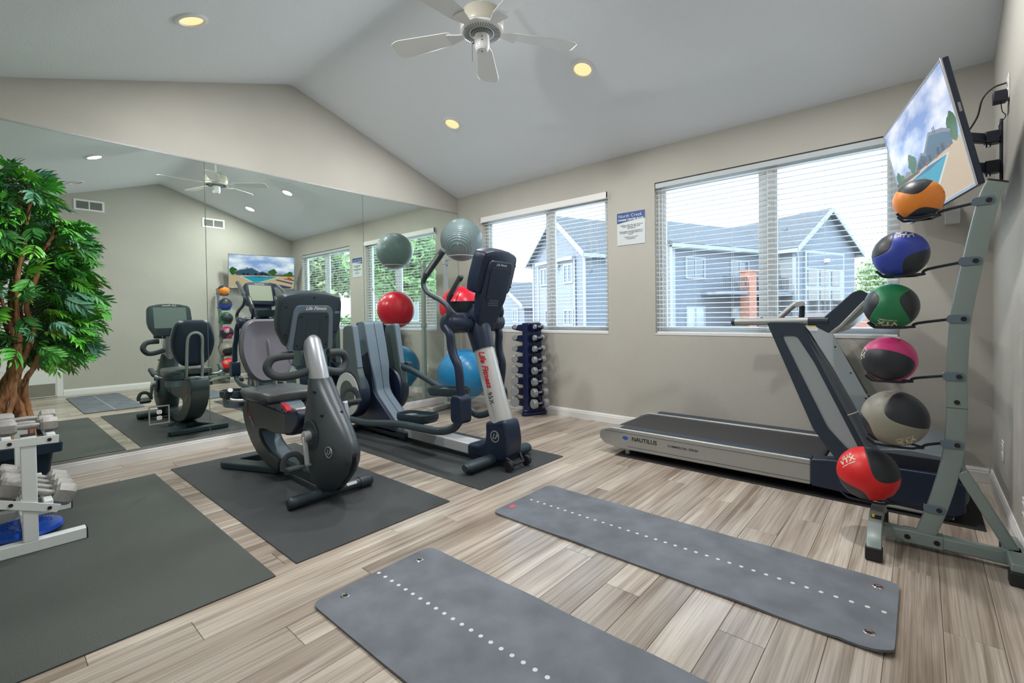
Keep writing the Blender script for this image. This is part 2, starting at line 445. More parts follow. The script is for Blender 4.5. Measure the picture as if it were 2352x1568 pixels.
# baseboards (stepped profile)
bprof = [(0, 0), (.015, 0), (.015, .062), (.012, .068), (.0125, .076), (.008, .086), (.006, .0915), (0, .0915)]
struct('baseboard_left', MB().prism([(d, z) for d, z in bprof], 'y', YB, 0), mTrim)
struct('baseboard_back', MB().prism([(-d, z) for d, z in bprof], 'x', .015, WX-.015), mTrim)
struct('baseboard_right', MB().prism([(WX-d, z) for d, z in bprof], 'y', -3.49, 0), mTrim)

# mirror panels
MZ0, MZ1 = .096, 2.530
for (ya, yb, lab) in [(-.004, -1.444, 'tall wall mirror panel nearest the window corner, behind the stability balls'), (-1.446, -2.999, 'middle tall wall mirror panel, behind the exercise bike seat'),
                      (-3.001, -4.56, 'tall wall mirror panel behind the potted tree')]:
    t = thing('wall_mirror', lab, 'mirror', (0.001, (ya+yb)/2, MZ0), 'mirror panels on the left wall')
    part(t, 'glass_backing', MB().box(.001, .0055, yb, ya, MZ0, MZ1), mMirEdge, smooth=False)
    part(t, 'mirror_face', MB().box(.0055, .0065, yb+.0015, ya-.0015, MZ0+.001, MZ1-.001), mMirror, smooth=False)
struct('trim_1', MB().box(.001, .0095, -4.57, -.001, MZ1, MZ1+.007).box(.0066, .0095, -4.57, -.001, MZ1-.005, MZ1), mAlu)
struct('trim_2', MB().box(.001, .0105, -4.57, -.001, .0918, .0958).box(.0068, .0105, -4.57, -.001, .0958, .106), mAlu)

# door on the right wall, seen in the mirror
door = struct('door_1', MB().box(WX-.02, WX+.001, -4.40, -3.565, .008, 2.03), mTrim)
mb = MB()
for y0, y1 in ((-3.565, -3.495), (-4.47, -4.40)): mb.box(WX-.028, WX, y0, y1, 0, 2.10)
mb.box(WX-.028, WX, -4.40, -3.565, 2.03, 2.10)
o = struct('door_casing', mb, mTrim, door); bevel(o, .004)
for za, zb in ((.42, .95), (1.08, 1.9)):
    mb = MB(); mb.ring([(-4.30, za), (-3.665, za), (-3.665, zb), (-4.30, zb)], [(-4.27, za+.03), (-3.695, za+.03), (-3.695, zb-.03), (-4.27, zb-.03)], 'x', WX-.026, WX-.019)
    o = struct('door_panel', mb, mTrim, door)
struct('kick_plate', MB().box(WX-.0225, WX-.0195, -4.385, -3.58, .02, .205), M('brushed steel', (.42, .40, .36), .35, .8), door)
mb = MB().cyl((WX-.02, -4.33, 1.0), (WX-.07, -4.33, 1.0), .012).tube([(WX-.065, -4.33, 1.0), (WX-.065, -4.21, 1.0)], .01)
struct('door_handle', mb, mSilver, door)

# windows: vinyl sliders with a meeting stile
def window(idx, x0, x1, z0, z1, mull):
    y0, y1 = .075, .13
    mb = MB(); f = .045
    mb.box(x0, x0+f, y0, y1, z0, z1).box(x1-f, x1, y0, y1, z0, z1).box(x0+f, x1-f, y0, y1, z0, z0+f).box(x0+f, x1-f, y0, y1, z1-f, z1)
    o = struct('window_%d' % idx, mb, mVinyl); bevel(o, .004)
    st = MB().box(mull-.042, mull-.002, y0+.012, y1-.005, z0+f, z1-f); c = struct('meeting_stile', st, mVinyl, o); bevel(c, .004)
    st = MB().box(mull+.004, mull+.046, y0-.008, y1-.03, z0+f, z1-f); c = struct('meeting_stile', st, mVinyl, o); bevel(c, .004)
    for zz in (z0+.42, z1-.36): c = struct('latch', MB().box(mull+.012, mull+.032, y0-.03, y0-.0085, zz-.04, zz+.04), mVinyl, o); bevel(c, .006)
    for xa, xb, yy in ((x0+f, mull-.042, .108), (mull+.046, x1-f, .088)):
        for b_ in ((xa, xa+.03), (xb-.03, xb)): c = struct('sash_rail', MB().box(b_[0], b_[1], yy-.012, yy+.012, z0+f, z1-f), mVinyl, o); bevel(c, .003)
        for b_ in ((z0+f, z0+f+.035), (z1-f-.03, z1-f)): c = struct('sash_rail', MB().box(xa+.03, xb-.03, yy-.012, yy+.012, b_[0], b_[1]), mVinyl, o); bevel(c, .003)
        struct('pane', MB().box(xa+.03, xb-.03, yy-.002, yy+.002, z0+f+.035, z1-f-.03), mGlass, o)
    struct('window_sill', MB().box(x0+.0005, x1-.0005, -.004, .0745, z0, z0+.014), mTrim, o)
window(1, *WIN[0], 1.505)
window(2, *WIN[1], 3.785)

# horizontal blinds, every slat its own part
def blind(x0, x1, z0, z1, valance, label, cords, pull, tassels):
    t = thing('window_blind', label, 'blind', ((x0+x1)/2, .03, z0+.014))
    if valance:
        part(t, 'valance', MB().prism([(-.034, z1+.004), (-.034, z1-.058), (-.028, z1-.066), (-.022, z1-.066), (-.022, z1+.004)], 'x', x0-.012, x1+.008).box(x0-.012, x0-.006, -.034, 0, z1-.066, z1+.004).box(x1+.002, x1+.008, -.034, 0, z1-.066, z1+.004), mBlind, smooth=False)
        part(t, 'headrail', MB().box(x0+.006, x1-.006, .003, .055, z1-.045, z1-.004), mBlind, bev=.003)
    else:
        part(t, 'headrail', MB().box(x0+.006, x1-.006, .003, .057, z1-.056, z1-.010), M('blue grey headrail', (.50, .55, .57), .45), bev=.003)
    top = z1-.078; pit = .0439; n = int((top-(z0+.045))/pit)+1
    tl = math.radians(4)
    sm = MB()
    L = x1-x0-.024
    pf = [(-.0245, -.0012), (0, .0014), (.0245, -.0012), (.0245, .0014), (0, .004), (-.0245, .0014)]
    pf = [(a*math.cos(tl)-b*math.sin(tl), a*math.sin(tl)+b*math.cos(tl)) for a, b in pf]
    sm.prism(pf, 'x', -L/2, L/2); sme = sm.mesh('slat', mBlind, None, False)
    for i in range(n):
        link('slat', sme, t, (0, 0, top-i*pit-(z0+.014)))
    part(t, 'bottom_rail', MB().box(x0+.012, x1-.012, .005, .055, z0+.0145, z0+.030), mBlind, bev=.004)
    for cx in cords:
        for yy in (.0025, .0575):
            part(t, 'ladder_cord', MB().cyl((cx, yy, z0+.03), (cx, yy, z1-.06), .0011, 5), mCord)
    px, pz = pull
    for k in (-.006, .008):
        part(t, 'pull_cord', MB().tube([(px+k, -.004, z1-.06), (px+k*1.2, -.004, pz+.1), (px+k*1.6, -.004, pz)], .0013, 5), mCord)
        part(t, 'tassel', MB().lathe([(.002, 0), (.004, -.004), (.0065, -.035), (.004, -.04)], (px+k*1.6, -.004, pz+k)), mGreyInk if tassels else mCord)
    return t
blind(*WIN[0], True, 'white horizontal blind with a front valance on the smaller-looking window near the mirror', [.70, .97, 1.20, 1.62, 1.84, 2.18], (2.10, 1.62), True)
blind(*WIN[1], False, 'white horizontal blind without a valance on the window behind the treadmill', [2.93, 3.19, 3.52, 3.88, 4.20, 4.55], (4.58, 1.52), False)
# the far blind's tilt cords hang at its left edge
bl = [o for o in bpy.data.objects if o.name.startswith('window_blind')][1]
for zz in (1.62, 1.50):
    part(bl, 'tilt_cord', MB().cyl((2.885, -.003, zz), (2.885, -.003, 2.34), .0011, 5), mCord)
    part(bl, 'tassel', MB().lathe([(.002, 0), (.004, -.004), (.006, -.03), (.004, -.034)], (2.885, -.003, zz)), mGreyInk)

# ------------------------------------------------------------------ outside
mBounce = M('pale reflecting ground', (.38, .385, .38), .9, var=.1, vscale=.6)  # ground colour made pale so sunlight bounces up to the ceiling
single('bounce_ground', MB().box(-60, 50, .6, 90, -.6, -.4), mBounce, 'pale reflecting ground between the buildings, kept light to bounce sun onto the ceiling', 'bounce ground', (0, 30, -.6), kind='structure')
mSid = siding_mat('blue grey lap siding', (.18, .20, .23))
mSidW = siding_mat('white lap siding', (.21, .23, .24))
mRoof = M('grey shingles', (.105, .107, .112), .9, bump=.6, bscale=9, var=.18, vscale=7)
mTrimX = M('white exterior trim', (.34, .36, .37), .6)
mPaneX = M('dark window glass', (.10, .14, .17), .08, 0, .8)
mPaneL = M('curtained window glass', (.42, .47, .50), .15)
mBrick = brick_mat('red brick')
mRail = M('dark railing', (.06, .065, .08), .5)
AZ = math.radians(22)
aV = Vector((math.sin(AZ), math.cos(AZ), 0)); nV = Vector((math.cos(AZ), -math.sin(AZ), 0))
class Fr:
    """local frame: s along u, d outwards along v, z up"""
    def __init__(s, o, u, v): s.o = Vector((o[0], o[1], 0)); s.u = Vector(u); s.v = Vector(v)
    def p(s, a, d, z): return s.o+s.u*a+s.v*d+Vector((0, 0, z))
    def box(s, mb, a0, a1, d0, d1, z0, z1):
        return mb.add([s.p(a0, d0, z0), s.p(a1, d0, z0), s.p(a1, d1, z0), s.p(a0, d1, z0), s.p(a0, d0, z1), s.p(a1, d0, z1), s.p(a1, d1, z1), s.p(a0, d1, z1)],
                      [(3, 2, 1, 0), (4, 5, 6, 7), (0, 1, 5, 4), (1, 2, 6, 5), (2, 3, 7, 6), (3, 0, 4, 7)])
def xwin(t, F, a0, a1, z0, z1, pane, mid=True, d=.0):
    mb = MB(); f = .09
    F.box(mb, a0, a0+f, d, d+.07, z0, z1); F.box(mb, a1-f, a1, d, d+.07, z0, z1); F.box(mb, a0+f, a1-f, d, d+.07, z0, z0+f); F.box(mb, a0+f, a1-f, d, d+.07, z1-f, z1)
    if mid: F.box(mb, (a0+a1)/2-.04, (a0+a1)/2+.04, d, d+.06, z0+f, z1-f)
    w_ = part(t, 'window', mb, mTrimX, smooth=False)
    for q0, q1 in (((a0+f, (a0+a1)/2-.04), ((a0+a1)/2+.04, a1-f)) if mid else ((a0+f, a1-f),)):
        m2 = MB(); F.box(m2, q0, q1, d+.01, d+.03, z0+f, z1-f); part(w_, 'pane', m2, pane, smooth=False)
def gable_body(t, F, w_, dep, z0, ze, zp, wm, name='wall'):
    """F.u runs along the gable front, F.v points out of it; body reaches dep behind"""
    h = w_/2
    pts = [(0, z0), (w_, z0), (w_, ze), (h, zp), (0, ze)]
    mb = MB(); n = 5
    vs = [F.p(a, 0, z) for a, z in pts]+[F.p(a, -dep, z) for a, z in pts]
    mb.add(vs, [(0, 1, 2, 3, 4), (9, 8, 7, 6, 5)]+[(i, (i+1) % 5, 5+(i+1) % 5, 5+i) for i in range(5)])
    part(t, name, mb, wm, smooth=False)
    sl_ = (zp-ze)/h
    for sgn in (0, 1):
        e = -.35 if sgn == 0 else w_+.35; ez = ze-sl_*.35
        mb = MB()
        q = [F.p(e, .35, ez), F.p(h, .35, zp), F.p(h, -dep-.3, zp), F.p(e, -dep-.3, ez)]
        mb.add(q+[p+Vector((0, 0, .16)) for p in q], [(0, 1, 2, 3), (7, 6, 5, 4), (0, 1, 5, 4), (1, 2, 6, 5), (2, 3, 7, 6), (3, 0, 4, 7)])
        part(t, 'roof_slope', mb, mRoof, smooth=False)
        mb = MB(); q = [F.p(e, .36, ez-.12), F.p(h, .36, zp-.12), F.p(h, .42, zp-.12), F.p(e, .42, ez-.12)]
        mb.add(q+[p+Vector((0, 0, .30)) for p in q], [(0, 1, 2, 3), (7, 6, 5, 4), (0, 1, 5, 4), (1, 2, 6, 5), (2, 3, 7, 6), (3, 0, 4, 7)])
        part(t, 'rake_board', mb, mTrimX, smooth=False)
        mb = MB(); F.box(mb, e-.06, e+.06, -dep-.3, .36, ez-.10, ez+.10); part(t, 'gutter', mb, mTrimX, smooth=False)
# building with the gable, seen through the window by the mirror
Q0 = (-8.498, 16.770)
t = thing('apartment_house', 'pale sided apartment house with a sunlit gable end, seen through the window by the mirror', 'building', (-8.5, 16.8, -.4), 'apartment houses outside')
F = Fr(Q0, -nV, -aV)
gable_body(t, F, 5.6, 3.6, -.4, 4.5, 6.7, mSid)
mb = MB(); F.box(mb, .0, .16, 0, .05, -.4, 4.4); part(t, 'corner_board', mb, mTrimX, smooth=False)
mb = MB(); F.box(mb, 5.44, 5.6, 0, .05, -.4, 4.4); part(t, 'corner_board', mb, mTrimX, smooth=False)
mb = MB(); F.box(mb, .95, 4.75, .0, .06, -.4, 4.15); part(t, 'wall_bay', mb, mSidW, smooth=False)
mb = MB(); F.box(mb, .85, 4.85, .0, .28, 4.15, 4.32); part(t, 'bay_header', mb, mTrimX, smooth=False)
mb = MB(); F.box(mb, .85, .97, .05, .11, -.4, 4.15); F.box(mb, 4.73, 4.85, .05, .11, -.4, 4.15); part(t, 'bay_trim', mb, mTrimX, smooth=False)
for a0, a1, z0, z1 in ((1.02, 1.95, 2.9, 3.95), (1.02, 1.95, .55, 1.45), (3.1, 4.0, .55, 1.45), (3.6, 4.5, 2.9, 3.95)): xwin(t, F, a0, a1, z0, z1, mPaneX, True, .06)
mb = MB(); c = F.p(2.5, .16, 3.95); mb.cbox(c, (.22, .22, .2)); mb.cyl(c, c+Vector((-.1, -.2, -.1)), .07); part(t, 'flood_lamp', mb, mSilver)
mb = MB().tube([F.p(-.08, .1, 4.25), F.p(-.08, .1, 4.0), F.p(-.04, .06, 3.8), F.p(-.04, .06, .1), F.p(.1, .3, -.1)], .05, 8); part(t, 'downspout', mb, mTrimX)
mb = MB(); F.box(mb, -4, 6, 1.2, 1.45, -.4, .50); part(t, 'patio_wall', mb, mBrick, smooth=False)
# long blue house with a projecting wing, seen through the window behind the treadmill
P0 = (-5.209, 20.171); Pi_ = (-2.186, 27.654)
t = thing('apartment_house', 'long blue grey apartment house with balcony, brick pier and projecting gable wing', 'building', (-5.2, 20.2, -.4), 'apartment houses outside')
F = Fr(P0, aV, nV)
mb = MB(); F.box(mb, 0, 16, -8, 0, -.4, 4.9); part(t, 'wall', mb, mSid, smooth=False)
for sgn in (1, -1):
    mb = MB(); e = .45 if sgn == 1 else -8.45
    q = [F.p(-.4, e, 4.72), F.p(16, e, 4.72), F.p(16, -4, 6.95), F.p(-.4, -4, 6.95)]
    mb.add(q+[p+Vector((0, 0, .15)) for p in q], [(0, 1, 2, 3), (7, 6, 5, 4), (0, 1, 5, 4), (1, 2, 6, 5), (2, 3, 7, 6), (3, 0, 4, 7)])
    part(t, 'roof_slope', mb, mRoof, smooth=False)
mb = MB(); mb.add([F.p(0, 0, 4.9), F.p(0, -8, 4.9), F.p(0, -4, 6.95), F.p(.1, 0, 4.9), F.p(.1, -8, 4.9), F.p(.1, -4, 6.95)], [(0, 1, 2), (5, 4, 3), (0, 1, 4, 3), (1, 2, 5, 4), (2, 0, 3, 5)]); part(t, 'gable_wall', mb, mSidW, smooth=False)
mb = MB(); F.box(mb, -.06, 0, -7.9, -.12, -.4, 4.9); part(t, 'end_wall', mb, mSidW, smooth=False)
mb = MB(); F.box(mb, -.07, .14, -.12, .06, -.4, 4.7); part(t, 'corner_board', mb, mTrimX, smooth=False)
mb = MB(); F.box(mb, -.4, 8.05, .38, .5, 4.62, 4.82); part(t, 'gutter', mb, mTrimX, smooth=False)
mb = MB(); F.box(mb, 0, 8.05, 0, .40, 4.58, 4.66); part(t, 'soffit', mb, mTrimX, smooth=False)
for a0, a1, z0, z1, pn in ((.92, 2.42, 3.02, 4.22, mPaneX), (.95, 2.4, .35, 1.52, mPaneL), (4.52, 6.1, 2.2, 4.2, mPaneX), (4.55, 6.1, -.2, 1.48, mPaneL)): xwin(t, F, a0, a1, z0, z1, pn)
mb = MB(); F.box(mb, 4.06, 4.66, 1.0, 1.56, -.4, 3.38); part(t, 'brick_pier', mb, mBrick, smooth=False)
mb = MB(); F.box(mb, 3.99, 4.73, .93, 1.63, 3.38, 3.47); part(t, 'pier_cap', mb, mBrick, smooth=False)
mb = MB(); F.box(mb, 2.15, 8.0, .0, 1.5, 2.12, 2.30); part(t, 'balcony_deck', mb, mSid, smooth=False)
def rail(a0, a1, d, z0, z1):
    mb = MB(); F.box(mb, a0, a1, d, d+.05, z1-.05, z1); F.box(mb, a0, a1, d, d+.05, z0, z0+.05)
    k = int((a1-a0)/.14)
    for i in range(k+1):
        a = a0+(a1-a0)*i/k; F.box(mb, a-.015, a+.015, d+.01, d+.04, z0+.05, z1-.05)
    part(t, 'balcony_railing', mb, mRail, smooth=False)
rail(2.15, 3.98, 1.42, 2.32, 3.10); rail(4.75, 7.6, 1.42, 2.32, 3.10); rail(2.15, 3.98, 1.42, -.25, .55); rail(4.75, 7.6, 1.42, -.25, .55)
for a, rr in ((3.45, .33), (5.05, .33)):
    c = F.p(a, 1.54, 2.66); mb = MB().tube([c+aV*rr*math.cos(i*PI/10)+Vector((0, 0, rr*math.sin(i*PI/10))) for i in range(20)], .018, 6, False, True); part(t, 'hanging_hoop', mb, mRail)
# wing
G = Fr((-.693, 27.051), aV, nV)
gable_body(t, G, 6.1, 7, -.4, 4.95, 7.25, mSid, 'wing_wall')
mb = MB(); S = Fr(Pi_, nV, -aV); S.box(mb, -.4, 1.58, 0, .05, -.4, 4.8); part(t, 'wing_side', mb, mSidW, smooth=False)
mb = MB(); S.box(mb, 1.46, 1.66, .0, .09, -.4, 4.7); part(t, 'corner_board', mb, mTrimX, smooth=False)
mb = MB(); G.box(mb, .75, 4.75, 0, .10, .5, 4.75); part(t, 'bay_panel', mb, mTrimX, smooth=False)
mb = MB(); G.box(mb, .95, 4.55, .10, .14, 3.75, 4.6); part(t, 'bay_siding', mb, mSid, smooth=False)
for z0, z1 in ((2.7, 3.6), (1.0, 2.4)):
    for a0 in (.95, 2.15, 3.35):
        m2 = MB(); G.box(m2, a0, a0+.85, .10, .15, z0 if z0 > 2 else 1.15, z1); part(t, 'window', m2, M('shaded blinds glass', (.20, .20, .19), .3), smooth=False)
for a0 in (.95, 2.15, 3.35):
    mb = MB(); G.box(mb, a0, a0+.85, .2, .24, 1.75, 1.8)
    for i in range(7): G.box(mb, a0+.05+i*.12, a0+.08+i*.12, .2, .23, 1.1, 1.75)
    part(t, 'bay_railing', mb, mRail, smooth=False)
mb = MB(); c = G.p(2.7, .2, 4.2); mb.cbox(c, (.3, .3, .22)); part(t, 'flood_lamp', mb, mSilver)
mb = MB().tube([G.p(-.2, .15, 4.7), G.p(.02, .1, 4.4), G.p(.08, .09, 4.3), G.p(.08, .09, -.2)], .06, 8); part(t, 'downspout', mb, mTrimX)
mb = MB(); G.box(mb, -2.6, 6.5, 1.6, 1.9, -.4, .95); part(t, 'patio_wall', mb, mBrick, smooth=False)
# outside stair beside the wing
mb = MB(); A_, B_ = S.p(-.1, 1.2, 2.5), S.p(1.4, 2.4, .3)
for k in range(9):
    q = A_.lerp(B_, k/8); mb.bar(q, q+Vector((0, 0, .85)), .03, .03, (1, 0, 0))
mb.bar(A_+Vector((0, 0, .85)), B_+Vector((0, 0, .85)), .05, .05); mb.bar(A_, B_, .08, .2)
part(t, 'stair_railing', mb, mRail, smooth=False)
for k, (da, dz) in enumerate(((0, .62), (.32, .66), (.62, .70))):
    c = Vector((-1.6, 29.0, 5.75))+aV*da; part(t, 'vent_pipe', MB().cyl(c, c+Vector((0, 0, dz)), .07, 10).cyl(c+Vector((0, 0, dz*.8)), c+Vector((0, 0, dz)), .11, 10), mSlate)
# low house in the distance
t = thing('distant_house', 'low grey roofed house behind the elliptical console, far outside the window', 'building', (-22, 26, -.4))
F = Fr((-19.5, 25.0), -nV, -aV); gable_body(t, F, 8, 8, -.4, 2.0, 4.0, mSid)
xwin(t, F, 1.0, 2.0, .6, 1.7, mPaneX); xwin(t, F, 4.0, 5.2, .6, 1.7, mPaneX)
# trees outside
def leaf_cloud(mb, c, R, n, s, rng):
    for _ in range(n):
        d = Vector((rng.gauss(0, 1), rng.gauss(0, 1), rng.gauss(0, 1))).normalized()*(rng.random()**.4)
        p = Vector(c)+Vector((d.x*R[0], d.y*R[1], d.z*R[2]))
        u = Vector((rng.gauss(0, 1), rng.gauss(0, 1), rng.gauss(0, .7))).normalized(); v = u.orthogonal().normalized(); v.rotate(Matrix.Rotation(rng.random()*6.28, 3, u))
        q = s*(.6+.8*rng.random())
        mb.add([p-u*q, p+v*q*.45, p+u*q, p-v*q*.45], [(0, 1, 2, 3)])
mLeafX = [M('tree leaves green', (.22, .34, .13), .7, var=.3, vscale=.8), M('tree leaves light', (.28, .38, .17), .7, var=.3, vscale=.8), M('tree leaves olive', (.25, .30, .15), .7, var=.3, vscale=.8)]
mBarkX = M('tree bark', (.17, .13, .10), .9, bump=.8, bscale=20)
def xtree(x, y, h, R, label, k):
    rng = random.Random(k*11+3)
    t = thing('garden_tree', label, 'tree', (x, y, -.4), 'trees outside the windows')
    mb = MB().tube([(x, y, -.4), (x+.05, y, h*.35), (x-.08, y+.1, h*.6)], [.16, .12, .06], 8); part(t, 'trunk', mb, mBarkX)
    for j in range(5):
        a = j*1.26+k; part(t, 'branch', MB().tube([(x, y, h*.3+j*.08*h), (x+math.cos(a)*R*.35, y+math.sin(a)*R*.35, h*.5+j*.06*h), (x+math.cos(a)*R*.7, y+math.sin(a)*R*.7, h*.6+j*.06*h)], [.07, .05, .02], 6), mBarkX)
    mb = MB()
    for j in range(9):
        a = j*2.4; rr = R*.55*((j % 3)/2+.15)
        leaf_cloud(mb, (x+math.cos(a)*rr, y+math.sin(a)*rr, h*(.45+.5*(j/9))), (R*.55, R*.55, h*.16), 420, .15, rng)
    part(t, 'foliage', mb, mLeafX[k % 3], smooth=False, kind='stuff')
xtree(8.3, 5.0, 5.2, 1.8, 'leafy green tree seen in the mirror through the window behind the treadmill', 0)
xtree(12.0, 9.2, 6.8, 2.6, 'light green tree seen in the mirror between the two window reflections', 1)
xtree(13.2, 4.6, 5.2, 1.7, 'olive green tree near the hedge, seen only in the mirror', 2)
xtree(17.8, 6.4, 6.4, 2.5, 'green tree farthest right outside, seen only in the mirror', 3)
xtree(16.8, 13.0, 7.2, 2.8, 'tallest green tree at the back, seen only in the mirror', 5)
xtree(2.3, 46.0, 5.6, 2.6, 'far green tree beyond the wing, behind the blue and green medicine balls', 4)
mHedge = M('hedge leaves', (.10, .17, .05), .7, var=.35, vscale=1.5)
rng_ = random.Random(77); mb = MB()
for k in range(11): leaf_cloud(mb, (5.6+k*1.05, 2.3+.1*math.sin(k*1.7), .45), (.75, .42, .95), 480, .11, rng_)
single('hedge', mb, mHedge, 'dense green hedge on the ground outside, seen only in the mirror', 'hedge', (9.8, 2.3, -.4), smooth=False, kind='stuff')
t = thing('neighbour_house', 'tan sided neighbouring house behind the trees, seen only in the mirror', 'building', (25, 19, -.4))
F = Fr((21, 16.5), Vector((1, 0, 0)), Vector((0, -1, 0))); gable_body(t, F, 9, 7, -.4, 3.2, 5.2, siding_mat('tan lap siding', (.13, .115, .09)))
xwin(t, F, 1.2, 2.6, .8, 2.2, mPaneX); xwin(t, F, 5.2, 6.6, .8, 2.2, mPaneX)

# ------------------------------------------------------------------ ceiling fixtures
mLens = flat_emit('lit warm lens', (1.0, .74, .36), .82)
mLensOff = M('unlit lens', (.62, .60, .54), .4)
mFan = M('white fan enamel', (.80, .81, .80), .35)
mFanD = M('fan motor shadow grey', (.20, .23, .23), .5)
def nrm(y): return Vector((0, -KS, -1)).normalized() if y > YR else Vector((0, KS, -1)).normalized()
LIGHTS = [(2.715, -1.10, True, 'lit recessed downlight in the ceiling to the right of the fan, near the windows'), (1.15, -1.10, True, 'lit recessed downlight in the ceiling nearest the mirror and window corner'),
          (1.17, -3.385, True, 'lit recessed downlight in the ceiling left of the fan, above the mirror wall'), (2.66, -3.385, True, 'lit recessed downlight seen in the mirror above the potted tree'),
          (4.26, -1.09, True, 'lit recessed downlight above the television, seen in the mirror'), (4.22, -3.385, False, 'unlit recessed downlight seen in the mirror beside the tree top')]
for x, y, on_, lab in LIGHTS:
    n = nrm(y); c = Vector((x, y, ceil_z(y)))
    t = thing('recessed_downlight', lab, 'downlight', c, 'recessed ceiling downlights')
    mb = MB().lathe([(.098, -.001), (.098, .007), (.090, .012), (.074, .0125), (.070, .008), (.069, -.001)], c, n, 32, False); part(t, 'trim_ring', mb, mTrim)
    mb = MB().lathe([(.0695, .0005), (.0695, .003), (.05, .0015), (.002, .0010)], c, n, 32); part(t, 'lens', mb, mLens if on_ else mLensOff)
    if on_:
        ld = bpy.data.lights.new('downlight_lamp', 'AREA'); ld.shape = 'DISK'; ld.size = .13; ld.energy = LAMP_W; ld.color = (1, .98, .955)
        lo = bpy.data.objects.new('downlight_lamp', ld); COL.objects.link(lo); lo.parent = t
        lo.location = n*.014; lo.rotation_euler = n.to_track_quat('-Z', 'Y').to_euler()
# fan
fc = Vector((2.59, -2.125, 0))
t = thing('ceiling_fan', 'white five blade ceiling fan hanging from the ridge', 'ceiling fan', fc+Vector((0, 0, 2.87)))
part(t, 'canopy', MB().lathe([(.012, 3.33), (.06, 3.36), (.065, 3.455)], fc), mFan)
part(t, 'down_rod', MB().cyl(fc+V(0, 0, 3.15), fc+V(0, 0, 3.37), .012), mFan)
part(t, 'motor_housing', MB().lathe([(.03, 3.17), (.075, 3.155), (.13, 3.12), (.142, 3.075), (.142, 3.03), (.135, 3.012), (.13, 3.008)], fc, n=32), M('cream fan motor', (.56, .53, .44), .35))
vent = part(t, 'vent_ring', MB().lathe([(.140, 3.012), (.140, 2.998), (.128, 2.990), (.075, 2.988), (.070, 2.995), (.07, 3.012)], fc, n=40), mFan)
mb = MB()
for k in range(44):
    a = 2*PI*k/44; d = V(math.cos(a), math.sin(a), 0); mb.bar(fc+d*.082+V(0, 0, 2.9875), fc+d*.124+V(0, 0, 2.9885), .005, .003)
part(vent, 'vent_slots', mb, mFanD, smooth=False)
part(t, 'rotor_plate', MB().lathe([(.02, 3.0), (.069, 2.998), (.069, 2.985), (.05, 2.975), (.02, 2.974)], fc), mFanD)
sw = part(t, 'switch_housing', MB().lathe([(.046, 2.99), (.049, 2.95), (.049, 2.905), (.043, 2.887), (.034, 2.878), (.004, 2.876)], fc), mFan)
part(sw, 'switch_screws', MB().cyl(fc+V(.035, -.0345, 2.945), fc+V(.036, -.0356, 2.945), .004, 8).cyl(fc+V(.035, -.0345, 2.925), fc+V(.036, -.0356, 2.925), .004, 8).cyl(fc+V(0, 0, 2.877), fc+V(0, 0, 2.874), .005, 8), mScrew)
part(t, 'pull_chain', MB().cyl(fc+V(-.03, -.045, 2.92), fc+V(-.034, -.055, 2.918), .004, 6).cyl(fc+V(-.034, -.056, 2.92), fc+V(-.034, -.056, 2.80), .0014, 5), mScrew)
for k in range(5):
    a = math.radians(130+72*k); d = V(math.cos(a), math.sin(a), 0); s_ = V(-math.sin(a), math.cos(a), 0); z = 2.998
    br = MB().prism(rpoly([(.12, -.02), (.17, -.035), (.235, -.058), (.245, 0), (.235, .058), (.17, .035), (.12, .02)], .012), 'z', z-.004, z+.002, None)
    T = Matrix.Translation(fc) @ Matrix.Rotation(a, 4, 'Z'); br.xf(T)
    bl_ = MB().prism(rpoly([(.21, -.055), (.60, -.086), (.66, -.062), (.66, .062), (.60, .086), (.21, .055)], .03), 'z', -.003, .003)
    bl_.xf(T @ Matrix.Translation((0, 0, z+.006)) @ Matrix.Rotation(math.radians(10), 4, 'X'))
    b_ = part(t, 'fan_blade', bl_, mFan, bev=.002)
    part(b_, 'blade_bracket', br, mFan)

# ------------------------------------------------------------------ things on the walls
# rules sign
t = thing('rules_sign', 'blue and white fitness center rules sign between the two windows', 'sign', (2.57, -.001, 1.836))
part(t, 'panel', MB().box(2.418, 2.722, -.005, -.001, 1.836, 2.164), M('sign white', (.62, .68, .70), .35), smooth=False)
hd = [(2.419, 2.163), (2.721, 2.163)]+[(2.721-i*.302/12, 2.083-.026*(i/12)**1.6) for i in range(13)]
part(t, 'header', MB().prism(hd, 'y', -.0062, -.0049), M('sign blue', (.010, .055, .21), .35), smooth=False)
def stext(s, size, x, z, mat, nm, **k): part(t, nm, text_mb(s, size, frame((x, -.0064, z), (1, 0, 0), (0, 0, 1)), .0002, **k), mat, smooth=False)
stext('North Creek', .048, 2.563, 2.127, M('sign pale blue ink', (.45, .60, .75), .5), 'title')
stext('FITNESS CENTER RULES', .0262, 2.570, 2.088, mWhiteInk, 'subtitle', offset=.0006)
stext('Children under the age of 16 are\nONLY allowed with adult\nsupervision!', .0185, 2.575, 2.018, mBlackInk, 'text', line=.85)
stext('Please make sure the amenities are\nCLOSED & LOCKED before you\nleave!!!', .0180, 2.572, 1.957, mBlackInk, 'text', line=.85)
stext('Thank you for your\ncooperation!', .0185, 2.572, 1.905, mBlackInk, 'text', line=.85)
mb = MB()
for k in range(8):
    a = k*PI/4+.3; mb.bar((2.60+.03*math.cos(a), -.0055, 1.945+.03*math.sin(a)), (2.60+.07*math.cos(a), -.0055, 1.945+.07*math.sin(a)), .0012, .0006, (0, 1, 0))
part(t, 'star_mark', mb, M('sign faint grey', (.42, .48, .52), .5), smooth=False)

